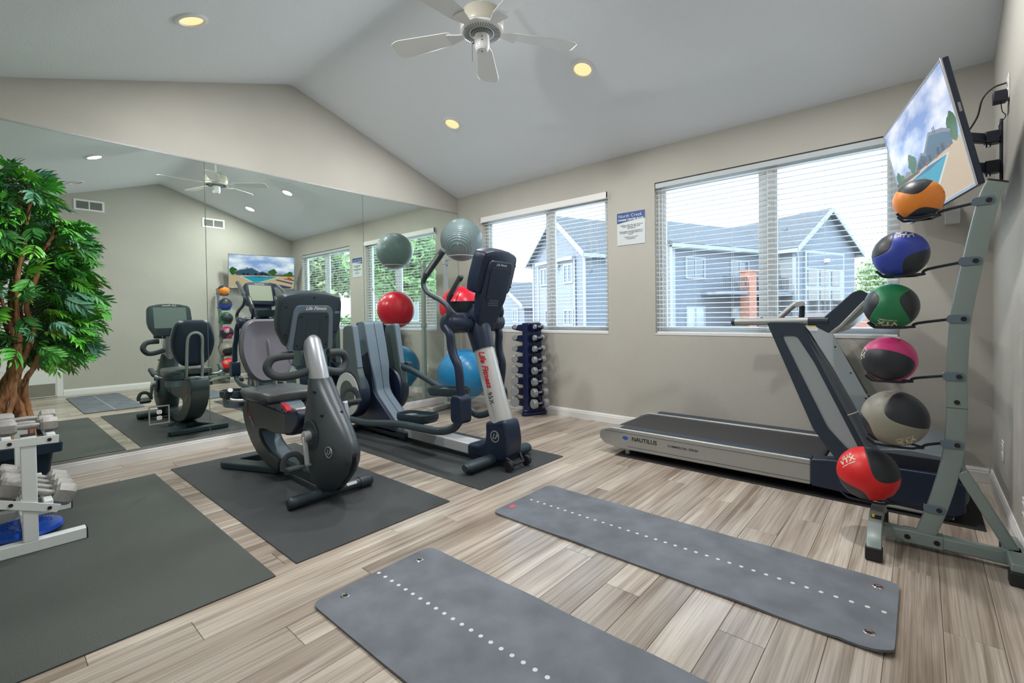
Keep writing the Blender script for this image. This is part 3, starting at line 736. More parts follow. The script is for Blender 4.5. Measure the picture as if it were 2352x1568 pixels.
mPlate = M('white outlet plastic', (.74, .74, .72), .35)
def outlet(label, c, x, n, w_=.070, h=.115, mat=None, framed=False):
    """duplex outlet: c centre on the wall, x along the wall, n out of the wall"""
    x, n = Vector(x), Vector(n); T = frame(c, x, (0, 0, 1))
    t = thing('wall_outlet', label, 'outlet', c)
    sgn = 1 if (T.col[2].to_3d()-n).length < .1 else -1
    if framed:
        part(t, 'glass_plate', MB().prism(rect(w_, h), 'z', .0005*sgn, .004*sgn, T), mMirror, smooth=False)
        part(t, 'bevelled_edge', MB().ring(rect(w_, h), rect(w_-.018, h-.018), 'z', .004*sgn, .007*sgn, T), mAlu, smooth=False)
    else: part(t, 'cover_plate', MB().prism(rpoly(rect(w_, h), .006), 'z', .0005*sgn, .006*sgn, T), mPlate, bev=.0015)
    for dz in (-.024, .024):
        f = part(t, 'receptacle', MB().prism(rpoly(rect(.036, .033, 0, dz), .013, 5), 'z', .004*sgn, .0085*sgn, T), mPlate)
        mb = MB()
        for dx in (-.0075, .0075): mb.prism(rect(.0026, .010, dx, dz+.004), 'z', .0086*sgn, .009*sgn, T)
        mb.prism(rpoly(rect(.005, .005, 0, dz-.009), .0024), 'z', .0086*sgn, .009*sgn, T)
        part(f, 'slots', mb, mScrew, smooth=False)
    return t
outlet('square mirror plated outlet on the mirror wall, left of the exercise bike reflection', (.0066, -3.367, .352), (0, -1, 0), (1, 0, 0), .142, .150, framed=True)
outlet('white outlet low on the window wall behind the red and blue stability balls', (.714, 0, .368), (1, 0, 0), (0, -1, 0))
outlet('white outlet low on the right wall behind the ball rack upright', (WX, -.538, .334), (0, 1, 0), (-1, 0, 0))
outlet('white outlet low on the right wall at the photo edge, nearest the camera', (WX, -1.262, .225), (0, 1, 0), (-1, 0, 0))
outlet('white outlet high on the right wall above the television bracket', (WX, -.70, 2.32), (0, 1, 0), (-1, 0, 0), .075, .13)
mVent = M('vent shadow grey', (.16, .175, .16), .6)
for y0, lab in ((-3.32, 'white double wall vent seen in the mirror behind the tree top'), (-1.60, 'white double wall vent above the television, seen in the mirror beside a mirror joint')):
    y1 = y0+.365; z0, z1 = 2.868, 3.04
    if y0 > -2: z0, z1 = 2.828, 3.00
    t = thing('wall_vent', lab, 'vent', (WX, (y0+y1)/2, z0), 'wall vents on the right wall')
    ym = (y0+y1)/2; mb = MB().ring([(y0, z0), (y1, z0), (y1, z1), (y0, z1)], [(y0+.028, z0+.028), (y1-.028, z0+.028), (y1-.028, z1-.028), (y0+.028, z1-.028)], 'x', WX-.010, WX-.0005).box(WX-.010, WX-.0005, ym-.008, ym+.008, z0+.028, z1-.028)
    part(t, 'vent_frame', mb, mTrim, smooth=False); part(t, 'duct_backing', MB().box(WX-.003, WX-.0005, y0+.028, y1-.028, z0+.028, z1-.028), mVent, smooth=False)
    for a, b in ((y0+.03, ym-.009), (ym+.009, y1-.03)):
        for k in range(10):
            yy = a+(b-a)*(k+.5)/10; part(t, 'louvre', MB().box(WX-.009, WX-.004, yy-.0022, yy+.0022, z0+.029, z1-.029), M('vent grey', (.34, .36, .34), .5), smooth=False)
single('sensor_box', MB().prism(rpoly(rect(.075, .125, 4.925, 1.775), .006), 'y', -.055, -.0005), M('white sensor plastic', (.72, .73, .74), .4), 'small white box on the window wall below the television', 'sensor', (4.925, 0, 1.71), bev=.003)

# television on a swivel arm
TVC = Vector((4.768, -.712, 2.034)); TVW, TVH = 1.130, .640
ux = Vector((.234, -.972, 0)).normalized(); nh = Vector((ux.y, -ux.x, 0)); th = math.radians(12)
upT = Vector((0, 0, math.cos(th)))+nh*math.sin(th)
TT = frame(TVC, ux, upT)
t = thing('television', 'flat television showing a swimming pool, tilted on a wall arm above the ball rack', 'television', TVC)
def tvp(name, mb, mat, par=None, **k): return part(par or t, name, mb.xf(TT), mat, **k)
tvp('bezel', MB().ring(rpoly(rect(TVW, TVH), .006), rpoly(rect(TVW-.022, TVH-.026, 0, .003), .002), 'z', -.004, .004), M('silver bezel', (.55, .56, .60), .25, .8), bev=.0015)
tvp('rear_shell', MB().prism(rpoly(rect(TVW-.002, TVH-.002), .006), 'z', -.030, -.004), mNavy, bev=.004)
tvp('rear_bulge', MB().loft([[(x, y, z) for x, y in rpoly(rect(w_, h, 0, cy), .03)] for w_, h, cy, z in ((1.02, .52, -.03, -.030), (.96, .46, -.04, -.048), (.80, .34, -.06, -.062))]), mTeal)
scr = tvp('screen', MB().box(-TVW/2+.010, TVW/2-.010, -TVH/2+.015, TVH/2-.011, -.003, .0006), mBlackP, smooth=False)
SW, SH = TVW-.022, TVH-.028
def ts(s, v): return ((.5-s)*SW, .002+(.5-v)*SH)
def pic(name, pts, mat, z): 
    return tvp(name, MB().add([(*ts(*p), z) for p in pts], [tuple(range(len(pts)))]), mat, scr, smooth=False)
# the picture: sky, deck, pool, club house, trees and loungers, flat on the screen
def sky_pic():
    m, tr, b = new_mat('screen sky'); L = tr.links.new
    co = tr.nodes.new('ShaderNodeTexCoord'); mp = tr.nodes.new('ShaderNodeMapping'); mp.inputs['Scale'].default_value = (3, 3, 7)
    n = tr.nodes.new('ShaderNodeTexNoise'); n.inputs['Scale'].default_value = 1.1; n.inputs['Detail'].default_value = 5
    r = tr.nodes.new('ShaderNodeValToRGB'); r.color_ramp.elements[0].position = .38; r.color_ramp.elements[0].color = (.22, .36, .70, 1); r.color_ramp.elements[1].position = .66; r.color_ramp.elements[1].color = (.85, .89, .98, 1)
    L(co.outputs['Object'], mp.inputs[0]); L(mp.outputs[0], n.inputs['Vector']); L(n.outputs['Fac'], r.inputs[0]); L(r.outputs[0], b.inputs['Emission Color'])
    b.inputs['Emission Strength'].default_value = .66; b.inputs['Base Color'].default_value = (.02, .02, .02, 1); b.inputs['Roughness'].default_value = .35
    return m
E_ = lambda nm, c, s=.55: flat_emit('screen '+nm, c, s)
z = .0012
pic('picture_sky', [(0, 0), (1, 0), (1, .62), (0, .62)], sky_pic(), z)
pic('picture_deck', [(0, .60), (1, .60), (1, 1), (0, 1)], E_('deck', (.62, .47, .30)), z+.0002)
pic('picture_grass', [(.55, .585), (1, .56), (1, .64), (.80, .62)], E_('grass', (.20, .42, .04)), z+.0004)
def blob(cx, cy, rx, ry, k, seed):
    g = random.Random(seed); return [(cx+rx*math.cos(2*PI*i/k)*(.8+.4*g.random()), cy+ry*math.sin(2*PI*i/k)*(.8+.4*g.random())) for i in range(k)]
for i, (cx, cy, rx, ry) in enumerate(((.062, .50, .05, .12), (.11, .53, .04, .06), (.66, .50, .065, .10), (.88, .555, .04, .045), (.94, .53, .045, .07))): pic('picture_tree', blob(cx, cy, rx, ry, 15, i), E_('tree%d' % (i % 2), ((.03, .13, .02), (.06, .20, .03))[i % 2]), z+.0005)
pic('picture_house', [(.72, .60), (.72, .55), (.78, .52), (.84, .56), (.84, .60)], E_('house tan', (.28, .25, .22)), z+.0005)
pic('picture_fence', [(.60, .60), (1, .565), (1, .605), (.60, .625)], E_('fence', (.10, .05, .05)), z+.0006)
pic('picture_house', [(.10, .62), (.10, .50), (.17, .46), (.34, .40), (.44, .50), (.44, .62)], E_('house blue', (.035, .10, .17)), z+.0006)
pic('picture_roof', [(.08, .505), (.17, .44), (.34, .375), (.46, .50), (.44, .515), (.335, .405), (.17, .475), (.10, .52)], E_('roof grey', (.20, .22, .27)), z+.0007)
pic('picture_house', [(.44, .61), (.44, .54), (.50, .49), (.62, .57), (.62, .61)], E_('house dark', (.02, .05, .11)), z+.0006)
pic('picture_roof', [(.42, .52), (.50, .475), (.63, .565), (.62, .58), (.50, .50), (.44, .54)], E_('roof grey', (.20, .22, .27)), z+.0007)
for i, s0 in enumerate((.20, .26, .38, .47, .54)): pic('picture_opening', [(s0, .61), (s0, .55), (s0+.035, .55), (s0+.035, .61)], E_('opening', (.012, .015, .02)), z+.0008)
for s0 in (.13, .30, .44, .58): pic('picture_brick', [(s0, .625), (s0, .59), (s0+.03, .59), (s0+.03, .625)], E_('brick', (.30, .06, .03)), z+.0008)
for s0 in (.25, .27): pic('picture_chimney', [(s0, .43), (s0, .37), (s0+.01, .37), (s0+.01, .43)], E_('chimney', (.05, .09, .15)), z+.0008)
pic('picture_pool_edge', [(.155, .655), (.45, .625), (.77, .64), (.40, .885)], E_('pool edge', (.72, .72, .66)), z+.0008)
pic('picture_pool', [(.19, .66), (.45, .635), (.74, .645), (.405, .855)], E_('pool', (.02, .36, .50)), z+.001)
pic('picture_pool_far', [(.19, .66), (.45, .635), (.74, .645), (.45, .675)], E_('pool deep', (.01, .16, .30)), z+.0012)
for s0 in (.53, .56):
    tvp('picture_rail', MB().tube([(*ts(s0, .80), z+.002), (*ts(s0, .70), z+.002), (*ts(s0+.025, .68), z+.002), (*ts(s0+.04, .78), z+.002)], .0018, 5), E_('rail', (.35, .36, .38)), scr)
for pts in ([(.56, .90), (.60, .83), (.98, .96), (.94, 1.0), (.72, 1.0)], [(.70, .745), (.73, .72), (.98, .82), (.98, .87)], [(.83, .70), (.86, .685), (1, .72), (1, .76)]): pic('picture_lounger', pts, E_('lounger', (.055, .06, .13)), z+.0012)
for i, (cx, cy) in enumerate(((.92, .665), (.955, .69), (.90, .70))): pic('picture_flowers', blob(cx, cy, .022, .03, 8, 40+i), E_('flowers', (.62, .08, .02)), z+.0014)
# controls, sockets and cable on the back
tvp('button_panel', MB().box(TVW/2-.16, TVW/2-.04, -TVH/2+.02, -TVH/2+.14, -.042, -.030), mNavy, bev=.003)
mb = MB()
for i in range(2):
    for j in range(4): mb.cyl((TVW/2-.075-i*.035, -TVH/2+.045+j*.026, -.042), (TVW/2-.075-i*.035, -TVH/2+.045+j*.026, -.044), .006, 8)
tvp('buttons', mb, mSlate)
tvp('rating_sticker', MB().box(TVW/2-.0015, TVW/2+.0008, .04, .085, -.022, -.012), mGreyInk, smooth=False)
# arm
t2 = thing('tv_wall_arm', 'black folding wall arm carrying the television', 'tv mount', (WX, -.45, 2.05))
part(t2, 'wall_plate', MB().prism(rpoly([(-.475, 1.87), (-.425, 1.87), (-.425, 2.23), (-.475, 2.23)], .024), 'x', WX-.012, WX-.0005), mBlackP, bev=.003)
for zz in (1.96, 2.13):
    part(t2, 'pivot_block', MB().box(WX-.075, WX-.012, -.485, -.415, zz-.035, zz+.035), mBlackP, bev=.006)
    part(t2, 'pivot_bolt', MB().cyl((WX-.06, -.45, zz-.052), (WX-.06, -.45, zz-.034), .013, 12), mChrome)
    part(t2, 'swing_arm', MB().bar((WX-.065, -.45, zz), (4.93, -.60, zz), .03, .055), mNavy, bev=.004)
part(t2, 'arm_post', MB().cyl((4.93, -.60, 1.92), (4.93, -.60, 2.18), .022), mBlackP)
part(t2, 'head_arm', MB().bar((4.93, -.60, 2.10), (4.855, -.69, 2.06), .03, .05), mNavy, bev=.004)
part(t2, 'tv_plate', MB().box(-.12, .12, -.12, .12, -.085, -.063).xf(TT), mBlackP, bev=.003)
single('power_adapter', MB().box(WX-.062, WX-.0095, -.735, -.675, 2.245, 2.305), mBlackP, 'black power adapter plugged in beside the television', 'adapter', (WX-.03, -.705, 2.245), bev=.004)
part(t, 'power_cord', MB().tube(cr([(WX-.0095, -.70, 2.345), (WX-.06, -.70, 2.335), (WX-.10, -.69, 2.29), (WX-.12, -.67, 2.20), (WX-.17, -.64, 2.12), (4.90, -.66, 2.09)], 8), .0045, 8), mBlackR)
part(t, 'adapter_cord', MB().tube(cr([(WX-.03, -.705, 2.245), (WX-.025, -.70, 2.20), (WX-.012, -.70, 2.17), (WX-.035, -.68, 2.13), (WX-.03, -.68, 2.08), (WX-.07, -.66, 2.06), (WX-.15, -.64, 2.10), (WX-.19, -.66, 2.07), (4.90, -.75, 2.12)], 8), .0022, 6), mBlackR)

# ------------------------------------------------------------------ mats
def slab(name, x0, x1, y0, y1, h, mat, label, r=.004, rot=0, group=None):
    c = Vector(((x0+x1)/2, (y0+y1)/2, 0)); mb = MB().prism(rpoly(rect(x1-x0, y1-y0), r), 'z', .0002, h)
    o = single(name, mb, mat, label, 'mat', c, group, bev=.0015, local=True); o.rotation_euler.z = rot; return o
mMat = M('black equipment mat', (.058, .068, .062), .62, bump=.45, bscale=150, var=.12, vscale=1.6)
mMatP = M('pebbled black equipment mat', (.042, .048, .052), .5, bump=1.0, bscale=170, var=.12, vscale=2)
MATG = 'equipment mats on the floor'
lm = slab('floor_mat', .505, 2.625, -4.45, -3.505, .006, mMat, 'wide dark floor mat under the white dumbbell rack', group=MATG)
slab('floor_mat', .470, 2.590, -3.40, -2.462, .006, mMatP, 'dark pebbled floor mat under the exercise bike', group=MATG)
slab('floor_mat', .48, 2.607, -2.212, -1.277, .006, mMatP, 'dark floor mat under the elliptical trainer', group=MATG)
slab('floor_mat', 2.905, 5.02, -.985, -.06, .004, M('flat black mat', (.010, .010, .011), .7), 'thin black floor mat under the treadmill', group=MATG)
mYoga = M('blue grey yoga mat', (.150, .168, .196), .72, bump=.35, bscale=500, var=.20, vscale=6)
mDot = M('pale printed dots', (.62, .66, .66), .6)
def yoga(x0, x1, y0, y1, label, grommets, dotx, doty, seed, curl, tagpos=None):
    g = random.Random(seed); h = .009; nx, ny = 60, 20
    ph = [g.random()*6.28 for _ in range(6)]
    def zz(x, y):
        e = min((y-y0), (y1-y))/(y1-y0)
        w1 = max(0, 1-e/.16)
        z = .004*w1*max(0, math.sin(x*9+ph[0])+math.sin(x*15+ph[1])*.6)*(.7)
        for (cx, cy, rr, hh) in curl:
            d = math.hypot(x-cx, y-cy); z += hh*max(0, 1-d/rr)**2
        return z
    out = rpoly([(x0, y0), (x1, y0), (x1, y1), (x0, y1)], .05, 5)
    bm = bmesh.new()
    vs = [bm.verts.new((p[0], p[1], 0)) for p in out]; bm.faces.new(vs)
    for k in range(1, nx): bmesh.ops.bisect_plane(bm, geom=bm.verts[:]+bm.edges[:]+bm.faces[:], plane_co=(x0+(x1-x0)*k/nx, 0, 0), plane_no=(1, 0, 0))
    for k in range(1, ny): bmesh.ops.bisect_plane(bm, geom=bm.verts[:]+bm.edges[:]+bm.faces[:], plane_co=(0, y0+(y1-y0)*k/ny, 0), plane_no=(0, 1, 0))
    ex = bmesh.ops.extrude_face_region(bm, geom=bm.faces[:]); top = [v for v in ex['geom'] if isinstance(v, bmesh.types.BMVert)]
    tset = set(top)
    for v in bm.verts: v.co.z = zz(v.co.x, v.co.y)+(h if v in tset else .0003)
    bmesh.ops.recalc_face_normals(bm, faces=bm.faces)
    c = Vector(((x0+x1)/2, (y0+y1)/2, 0))
    for v in bm.verts: v.co -= c
    me = bpy.data.meshes.new('mat_body'); bm.to_mesh(me); bm.free(); me.materials.append(mYoga)
    me.polygons.foreach_set('use_smooth', [True]*len(me.polygons)); me.set_sharp_from_angle(angle=math.radians(45))
    t = thing('yoga_mat', label, 'yoga mat', c, 'yoga mats')
    link('mat_body', me, t)
    dme = MB().lathe([(.0085, -.0005), (.0085, .0004)], (0, 0, 0), n=12).mesh('guide_dot', mDot, None, False)
    for dx in dotx: link('guide_dot', dme, t, Vector((dx, doty, zz(dx, doty)+h))-c)
    for gx, gy in grommets:
        z = zz(gx, gy)+h; gr = part(t, 'eyelet', MB().lathe([(.009, .0), (.010, .003), (.015, .0035), (.019, .001), (.019, -.001)], (gx, gy, z), n=20, cap=False), mChrome)
        part(gr, 'eyelet_hole', MB().lathe([(.0095, -.0005), (.0095, .0006)], (gx, gy, z), n=16), mDarkHole, smooth=False)
    if tagpos:
        tx, ty = tagpos; z = zz(tx, ty)+h; part(t, 'brand_tag', MB().box(tx-.016, tx+.016, ty-.022, ty+.022, z, z+.0012), M('pink tag', (.62, .10, .16), .6), smooth=False)
yoga(2.945, 4.76, -3.502, -2.905, 'blue grey yoga mat with dotted line nearest the camera, cut by the photo edge', [(3.013, -3.022), (3.005, -3.389)], [2.964+.0487*i for i in range(36)], -3.205, 3, [])
yoga(2.905, 4.70, -2.418, -1.868, 'blue grey yoga mat with dotted line and pink tag, beside the treadmill', [(4.634, -1.952), (4.63, -2.315)], [2.972+.0497*i for i in range(35)], -2.14, 4, [(4.70, -2.43, .14, .022), (4.55, -2.42, .10, .006)], (2.95, -2.29))

# ------------------------------------------------------------------ recumbent exercise bike
yc = -2.885
t = thing('exercise_bike', 'recumbent exercise bike with grey bucket seat, on the dark mat left of the elliptical', 'exercise bike', (1.35, yc, .006))
ff = part(t, 'front_foot', MB().cyl((1.962, -3.10, .044), (1.962, -2.68, .044), .032, 18), mTeal)
for s_, ya, yb in ((-1, -3.17, -3.075), (1, -2.705, -2.61)):
    o_ = -3.17 if s_ < 0 else -2.61; i_ = -3.075 if s_ < 0 else -2.705
    c_ = part(ff, 'end_cap', MB().tube([(1.962, o_, .044), (1.962, o_+s_*-.008, .044), (1.962, o_-s_*.02, .044), (1.962, i_, .044)], [.024, .033, .0365, .0365], 18), mTeal)
    part(ff, 'foot_glide', MB().cyl((1.962, (o_+i_)/2, .0062), (1.962, (o_+i_)/2, .02), .018, 12), mBlackR)
part(ff, 'sticker', MB().prism([(-2.80, -.6), (-2.735, -.6), (-2.735, .0), (-2.80, .0)], 'x', 0, 1).xf(Matrix.Identity(4)) if False else MB().add([(1.962+.0325*math.cos(a), y, .044+.0325*math.sin(a)) for y in (-2.805, -2.735) for a in (.35, .65, .95)], [(0, 1, 4, 3), (1, 2, 5, 4)]), mWhiteInk)
O = [(.715, -3.145), (.80, -3.145), (1.24, -2.945), (1.24, -2.825), (.80, -2.625), (.715, -2.625)]
I = [(.785, -3.02), (.80, -3.02), (1.04, -2.915), (1.04, -2.855), (.80, -2.75), (.785, -2.75)]
part(t, 'rear_foot', MB().ring(rpoly(O, .025, 3), rpoly(I, .01, 3), 'z', .0065, .056), mTeal, bev=.012, seg=3)
part(t, 'main_beam', MB().box(1.18, 1.88, yc-.05, yc+.05, .055, .135), mTeal, bev=.015)
body = [(.715, .505), (.675, .45), (.685, .36), (.74, .27), (.84, .18), (.96, .11), (1.12, .066), (1.32, .055), (1.34, .135), (1.18, .155), (1.06, .205), (1.0, .265), (1.0, .305), (1.10, .325), (1.28, .315), (1.45, .335), (1.47, .48), (1.12, .495), (.86, .535)]
part(t, 'seat_pedestal', MB().prism(rpoly(body, .03, 3), 'y', yc-.078, yc+.078), M('graphite plastic', (.055, .066, .074), .4, bump=.1, bscale=900), bev=.016, seg=3)
part(t, 'inner_trim', MB().prism(rpoly([(1.335, .1365), (1.19, .158), (1.07, .208), (1.008, .268), (.99, .30), (1.0, .27), (1.05, .20), (1.17, .15), (1.33, .13)], 0), 'y', yc-.055, yc+.055), mSlate)
part(t, 'rear_cap', MB().prism(rpoly([(.67, .46), (.70, .535), (.80, .55), (.80, .40), (.69, .38)], .025, 3), 'y', yc-.082, yc+.082), mTeal, bev=.012)
part(t, 'nose_cap', MB().prism(rpoly([(1.44, .325), (1.57, .345), (1.665, .425), (1.685, .485), (1.65, .525), (1.52, .505), (1.44, .475)], .03, 4), 'y', yc-.082, yc+.082), mNavy, bev=.02, seg=3)
part(t, 'seat_rail', MB().bar((.86, yc, .53), (1.56, yc, .495), .09, .05), mSilver, bev=.008)
car = part(t, 'seat_carriage', MB().prism(rpoly([(1.06, .50), (1.10, .565), (1.36, .555), (1.44, .525), (1.47, .47), (1.30, .455)], .015, 3), 'y', yc-.07, yc+.07), mSlate, bev=.008)
part(car, 'release_lever', MB().prism(rpoly([(1.40, .545), (1.47, .532), (1.51, .505), (1.50, .49), (1.46, .505), (1.41, .52)], .01, 3), 'y', yc-.083, yc-.045), mRed, bev=.004)
for x, z in ((1.15, .535), (1.40, .50), (1.28, .49)): part(car, 'screw', MB().cyl((x, yc-.0705, z), (x, yc-.074, z), .008, 10), mScrew)
# seat cushion
mSeat = M('grey vinyl upholstery', (.150, .150, .178), .32, bump=.15, bscale=500)
mSeatD = M('dark seat vinyl', (.070, .080, .086), .34, bump=.15, bscale=500)
rings = []
for x, hw, z0, z1 in ((.93, .13, .575, .60), (.95, .185, .565, .62), (1.02, .205, .56, .625), (1.14, .21, .555, .622), (1.24, .205, .555, .628), (1.33, .19, .552, .625), (1.375, .16, .555, .608), (1.385, .12, .565, .595)):
    pts = rpoly([(yc-hw, z0), (yc+hw, z0), (yc+hw, z1), (yc+.06, z1+.006), (yc-.06, z1+.006), (yc-hw, z1)], .025, 3); rings.append([(x, y, z) for y, z in pts])
st = part(t, 'seat', MB().loft(rings), mSeatD)
part(st, 'seat_shell', MB().prism(rpoly([(.94, yc-.19), (1.35, yc-.19), (1.37, yc-.13), (1.37, yc+.13), (1.35, yc+.19), (.94, yc+.19)], .04, 4), 'z', .540, .560), mBlackP, bev=.006)
# backrest
yb_ = -2.872
def backring(x0, shrink, lean=.16):
    o = [(-.09, .655), (.09, .655), (.155, .73), (.195, .86), (.195, .96), (.165, 1.09), (.115, 1.135), (-.115, 1.135), (-.165, 1.09), (-.195, .96), (-.195, .86), (-.155, .73)]
    cz = .90
    return [(x0-(z-.655)*lean*0.75, yb_+y*shrink, cz+(z-cz)*shrink) for y, z in rpoly(o, .05, 3)]
part(t, 'backrest', MB().loft([backring(.955, .97), backring(.985, 1.0), backring(1.015, .985), backring(1.03, .93), backring(1.022, .80), backring(1.012, .55)]), mSeat)
part(t, 'backrest_shell', MB().loft([backring(.915, .80), backring(.93, .93), backring(.956, .985), backring(.97, 1.0)]), mNavy)
part(t, 'lumbar_groove', MB().sphere((.965, yb_, .82), .16, 20, 12, (.30, .11, 1.0)), mSeat)
pts = [(.93, yb_-.07, .545), (.905, yb_-.07, .66), (.895, yb_-.068, .80), (.872, yb_-.065, .93), (.862, yb_-.045, .985), (.858, yb_, 1.005), (.862, yb_+.045, .985), (.872, yb_+.065, .93), (.895, yb_+.068, .80), (.905, yb_+.07, .66), (.93, yb_+.07, .545)]
part(t, 'back_support_tube', MB().tube(cr(pts, 4), .0155, 12), mSilver)
# side handles and cup tray
for s_ in (-1, 1):
    p = [(1.10, yc+s_*.10, .548), (1.06, yc+s_*.20, .545), (1.03, yc+s_*.255, .55), (1.02, yc+s_*.285, .565), (1.045, yc+s_*.30, .585)]
    h_ = part(t, 'side_handle', MB().tube(cr(p, 5), .0135, 10), mSilver)
    part(h_, 'grip', MB().tube([(1.035, yc+s_*.297, .578), (1.05, yc+s_*.302, .59), (1.13, yc+s_*.31, .635), (1.14, yc+s_*.311, .641)], [.020, .024, .024, .018], 14), mRubber)
    part(h_, 'grip_end', MB().cyl((1.139, yc+s_*.311, .640), (1.145, yc+s_*.3115, .644), .016, 12), mSilver)
ov = lambda a, b, cx, cy, z: [(cx+a*math.cos(2*PI*i/28), cy+b*math.sin(2*PI*i/28), z) for i in range(28)]
tr = part(t, 'cup_tray', MB().loft([ov(.105, .078, .83, -3.075, .545), ov(.115, .088, .83, -3.075, .555), ov(.115, .088, .83, -3.075, .598), ov(.100, .074, .83, -3.075, .598), ov(.096, .07, .83, -3.075, .56)]), mTeal)
part(tr, 'tray_bin', MB().loft([ov(.080, .060, .83, -3.075, .475), ov(.088, .066, .83, -3.075, .480), ov(.092, .070, .83, -3.075, .55)]), mSlate)
part(tr, 'tray_bracket', MB().bar((.90, -3.02, .565), (1.0, -2.95, .55), .04, .02), mTeal, bev=.004)
# drive shroud
def sring(z, xb, xf, hw, e=2.6):
    cx, hx = (xb+xf)/2, (xf-xb)/2; out = []
    for i in range(32):
        a = 2*PI*i/32; c, s_ = math.cos(a), math.sin(a)
        px = abs(c)**(2/e)*(1 if c > 0 else -1); py = abs(s_)**(2/e)*(1 if s_ > 0 else -1)
        taper = 1-.30*max(0, px)**2
        out.append((cx+hx*px, yc+hw*py*taper, z))
    return out
SR = [(.042, 1.90, 1.985, .05), (.06, 1.86, 2.02, .075), (.12, 1.79, 2.10, .098), (.20, 1.745, 2.185, .108), (.27, 1.72, 2.225, .112), (.33, 1.70, 2.235, .112), (.40, 1.70, 2.195, .110), (.47, 1.705, 2.135, .106), (.54, 1.725, 2.065, .101), (.61, 1.75, 1.995, .094), (.68, 1.765, 1.93, .085), (.73, 1.765, 1.89, .077), (.75, 1.77, 1.88, .070)]
sh = part(t, 'drive_shroud', MB().loft([sring(*q) for q in SR]), M('metallic charcoal plastic', (.062, .078, .088), .36, .25, bump=.06, bscale=900), ang=60)
part(sh, 'front_glossy_panel', MB().loft([[(p[0]+.004, p[1]*.0+yc+(p[1]-yc)*.62, p[2]) for p in sring(*q)] for q in SR[1:6]]), M('gloss black', (.006, .010, .022), .12))
for x, y, z in ((2.155, yc-.03, .345), (2.0, yc-.072, .54), (1.90, yc-.068, .675), (2.05, yc+.03, .55)): part(sh, 'screw_hole', MB().sphere((x, y-.012, z), .010, 10, 6), mDarkHole)
ys = yc-.1135
part(sh, 'crank_disc', MB().lathe([(.045, .0), (.095, .0), (.098, .004), (.095, .008), (.045, .010)], (1.90, ys+.006, .405), (0, -1, 0), 32), mTeal)
mb = MB()
for k in range(22):
    a = 2*PI*k/22
    for rr in (.060, .072, .084): mb.cyl((1.90+rr*math.cos(a), ys-.0035, .405+rr*math.sin(a)), (1.90+rr*math.cos(a), ys-.0048, .405+rr*math.sin(a)), .0035, 6)
part(sh, 'disc_vents', mb, mDarkHole)
# badge
bx, bz = 2.105, .335
bd = part(sh, 'badge', MB().lathe([(.034, .0), (.034, .004), (.029, .004), (.029, .0)], (bx, yc-.0985, bz), (.14, -1, 0), 28, False), mSilver)
part(bd, 'badge_letters', text_mb('LF', .042, frame((bx, yc-.1005, bz), (1, .14, 0), (0, 0, 1)), .0015, shear=.35, offset=.0012), mSilver, smooth=False)
# cranks and pedals
for s_, ang_ in ((-1, math.radians(-74)), (1, math.radians(106))):
    y0 = yc+s_*.135; ax, az = 1.90, .405; ex, ez = ax+.172*math.cos(ang_), az+.172*math.sin(ang_)
    part(t, 'crank_hub', MB().lathe([(.034, -.02), (.034, .016), (.026, .022)], (ax, y0, az), (0, s_, 0), 20), mSilver)
    part(t, 'crank_arm', MB().bar((ax, y0+s_*.014, az), (ex, y0+s_*.02, ez), .02, .03, (0, 1, 0)), mSilver, bev=.006)
    py_ = y0+s_*.085; px_, pz_ = ex-.045, ez-.012
    R_ = Matrix.Rotation(math.radians(-12), 3, 'Y')
    pd = part(t, 'pedal', MB().cbox((px_, py_, pz_), (.115, .105, .022), R_).cbox((px_, py_, pz_-.018), (.06, .09, .022), R_), mRubber, bev=.006)
    part(pd, 'strap', MB().tube(cr([(px_-.01, py_-.055, pz_), (px_-.01, py_-.056, pz_+.04), (px_-.005, py_-.03, pz_+.082), (px_, py_+.02, pz_+.082), (px_, py_+.055, pz_+.035), (px_, py_+.055, pz_)], 5), .004, 6, asp=4.5, up=(1, 0, 0)), mRubber)
    part(pd, 'pedal_axle', MB().cyl((ex, y0, ez), (ex, py_, ez), .008, 8), mSilver)
# mast
part(t, 'mast', MB().tube([(1.825, yc, .70), (1.80, yc-.002, .78), (1.720, yc-.006, .98), (1.708, yc-.007, 1.01), (1.70, yc-.007, 1.025)], [.062, .062, .060, .045, .02], 24), mSilver)
# console: outline in the tilted plane
CT = Matrix.Translation((1.655, -2.897, .955)) @ Matrix.Rotation(math.radians(13), 4, 'Y')   # local y across, z up, +x is the back
olx = [(-.145, 0), (.145, 0), (.20, .10), (.212, .17), (.205, .31), (.19, .345), (.10, .366), (0, .372), (-.10, .366), (-.19, .345), (-.205, .31), (-.212, .17), (-.20, .10)]
def cring(x, k, dz=0): return [CT @ Vector((x, y*k, .186+(z-.186)*k+dz)) for y, z in rpoly(olx, .02, 3)]
cs = part(t, 'console', MB().loft([cring(-.035, .93), cring(-.03, .985), cring(0, 1.0), cring(.03, 1.0), cring(.048, .96), cring(.056, .86)]), mTeal)
part(cs, 'screen', MB().box(-.038, -.036, -.155, .155, .085, .325).xf(CT), M('screen reflection grey', (.17, .215, .205), .15), smooth=False)  # pale reflection on the glass is put into the screen colour
part(cs, 'keypad_strip', MB().box(-.038, -.036, -.13, .13, .03, .07).xf(CT), mBlackP, smooth=False)
part(cs, 'screen_wordmark', text_mb('Life Fitness', .030, CT @ frame((-.0375, 0, .347), (0, -1, 0), (0, 0, 1)), .0006, shear=.3), mWhiteInk, smooth=False)
op = rpoly([(-.152, -.012), (.152, -.012), (.130, .25), (.108, .285), (-.108, .285), (-.130, .25)], .02, 3); ip = rpoly([(-.118, -.012), (.118, -.012), (.103, .222), (.086, .248), (-.086, .248), (-.103, .222)], .02, 3)
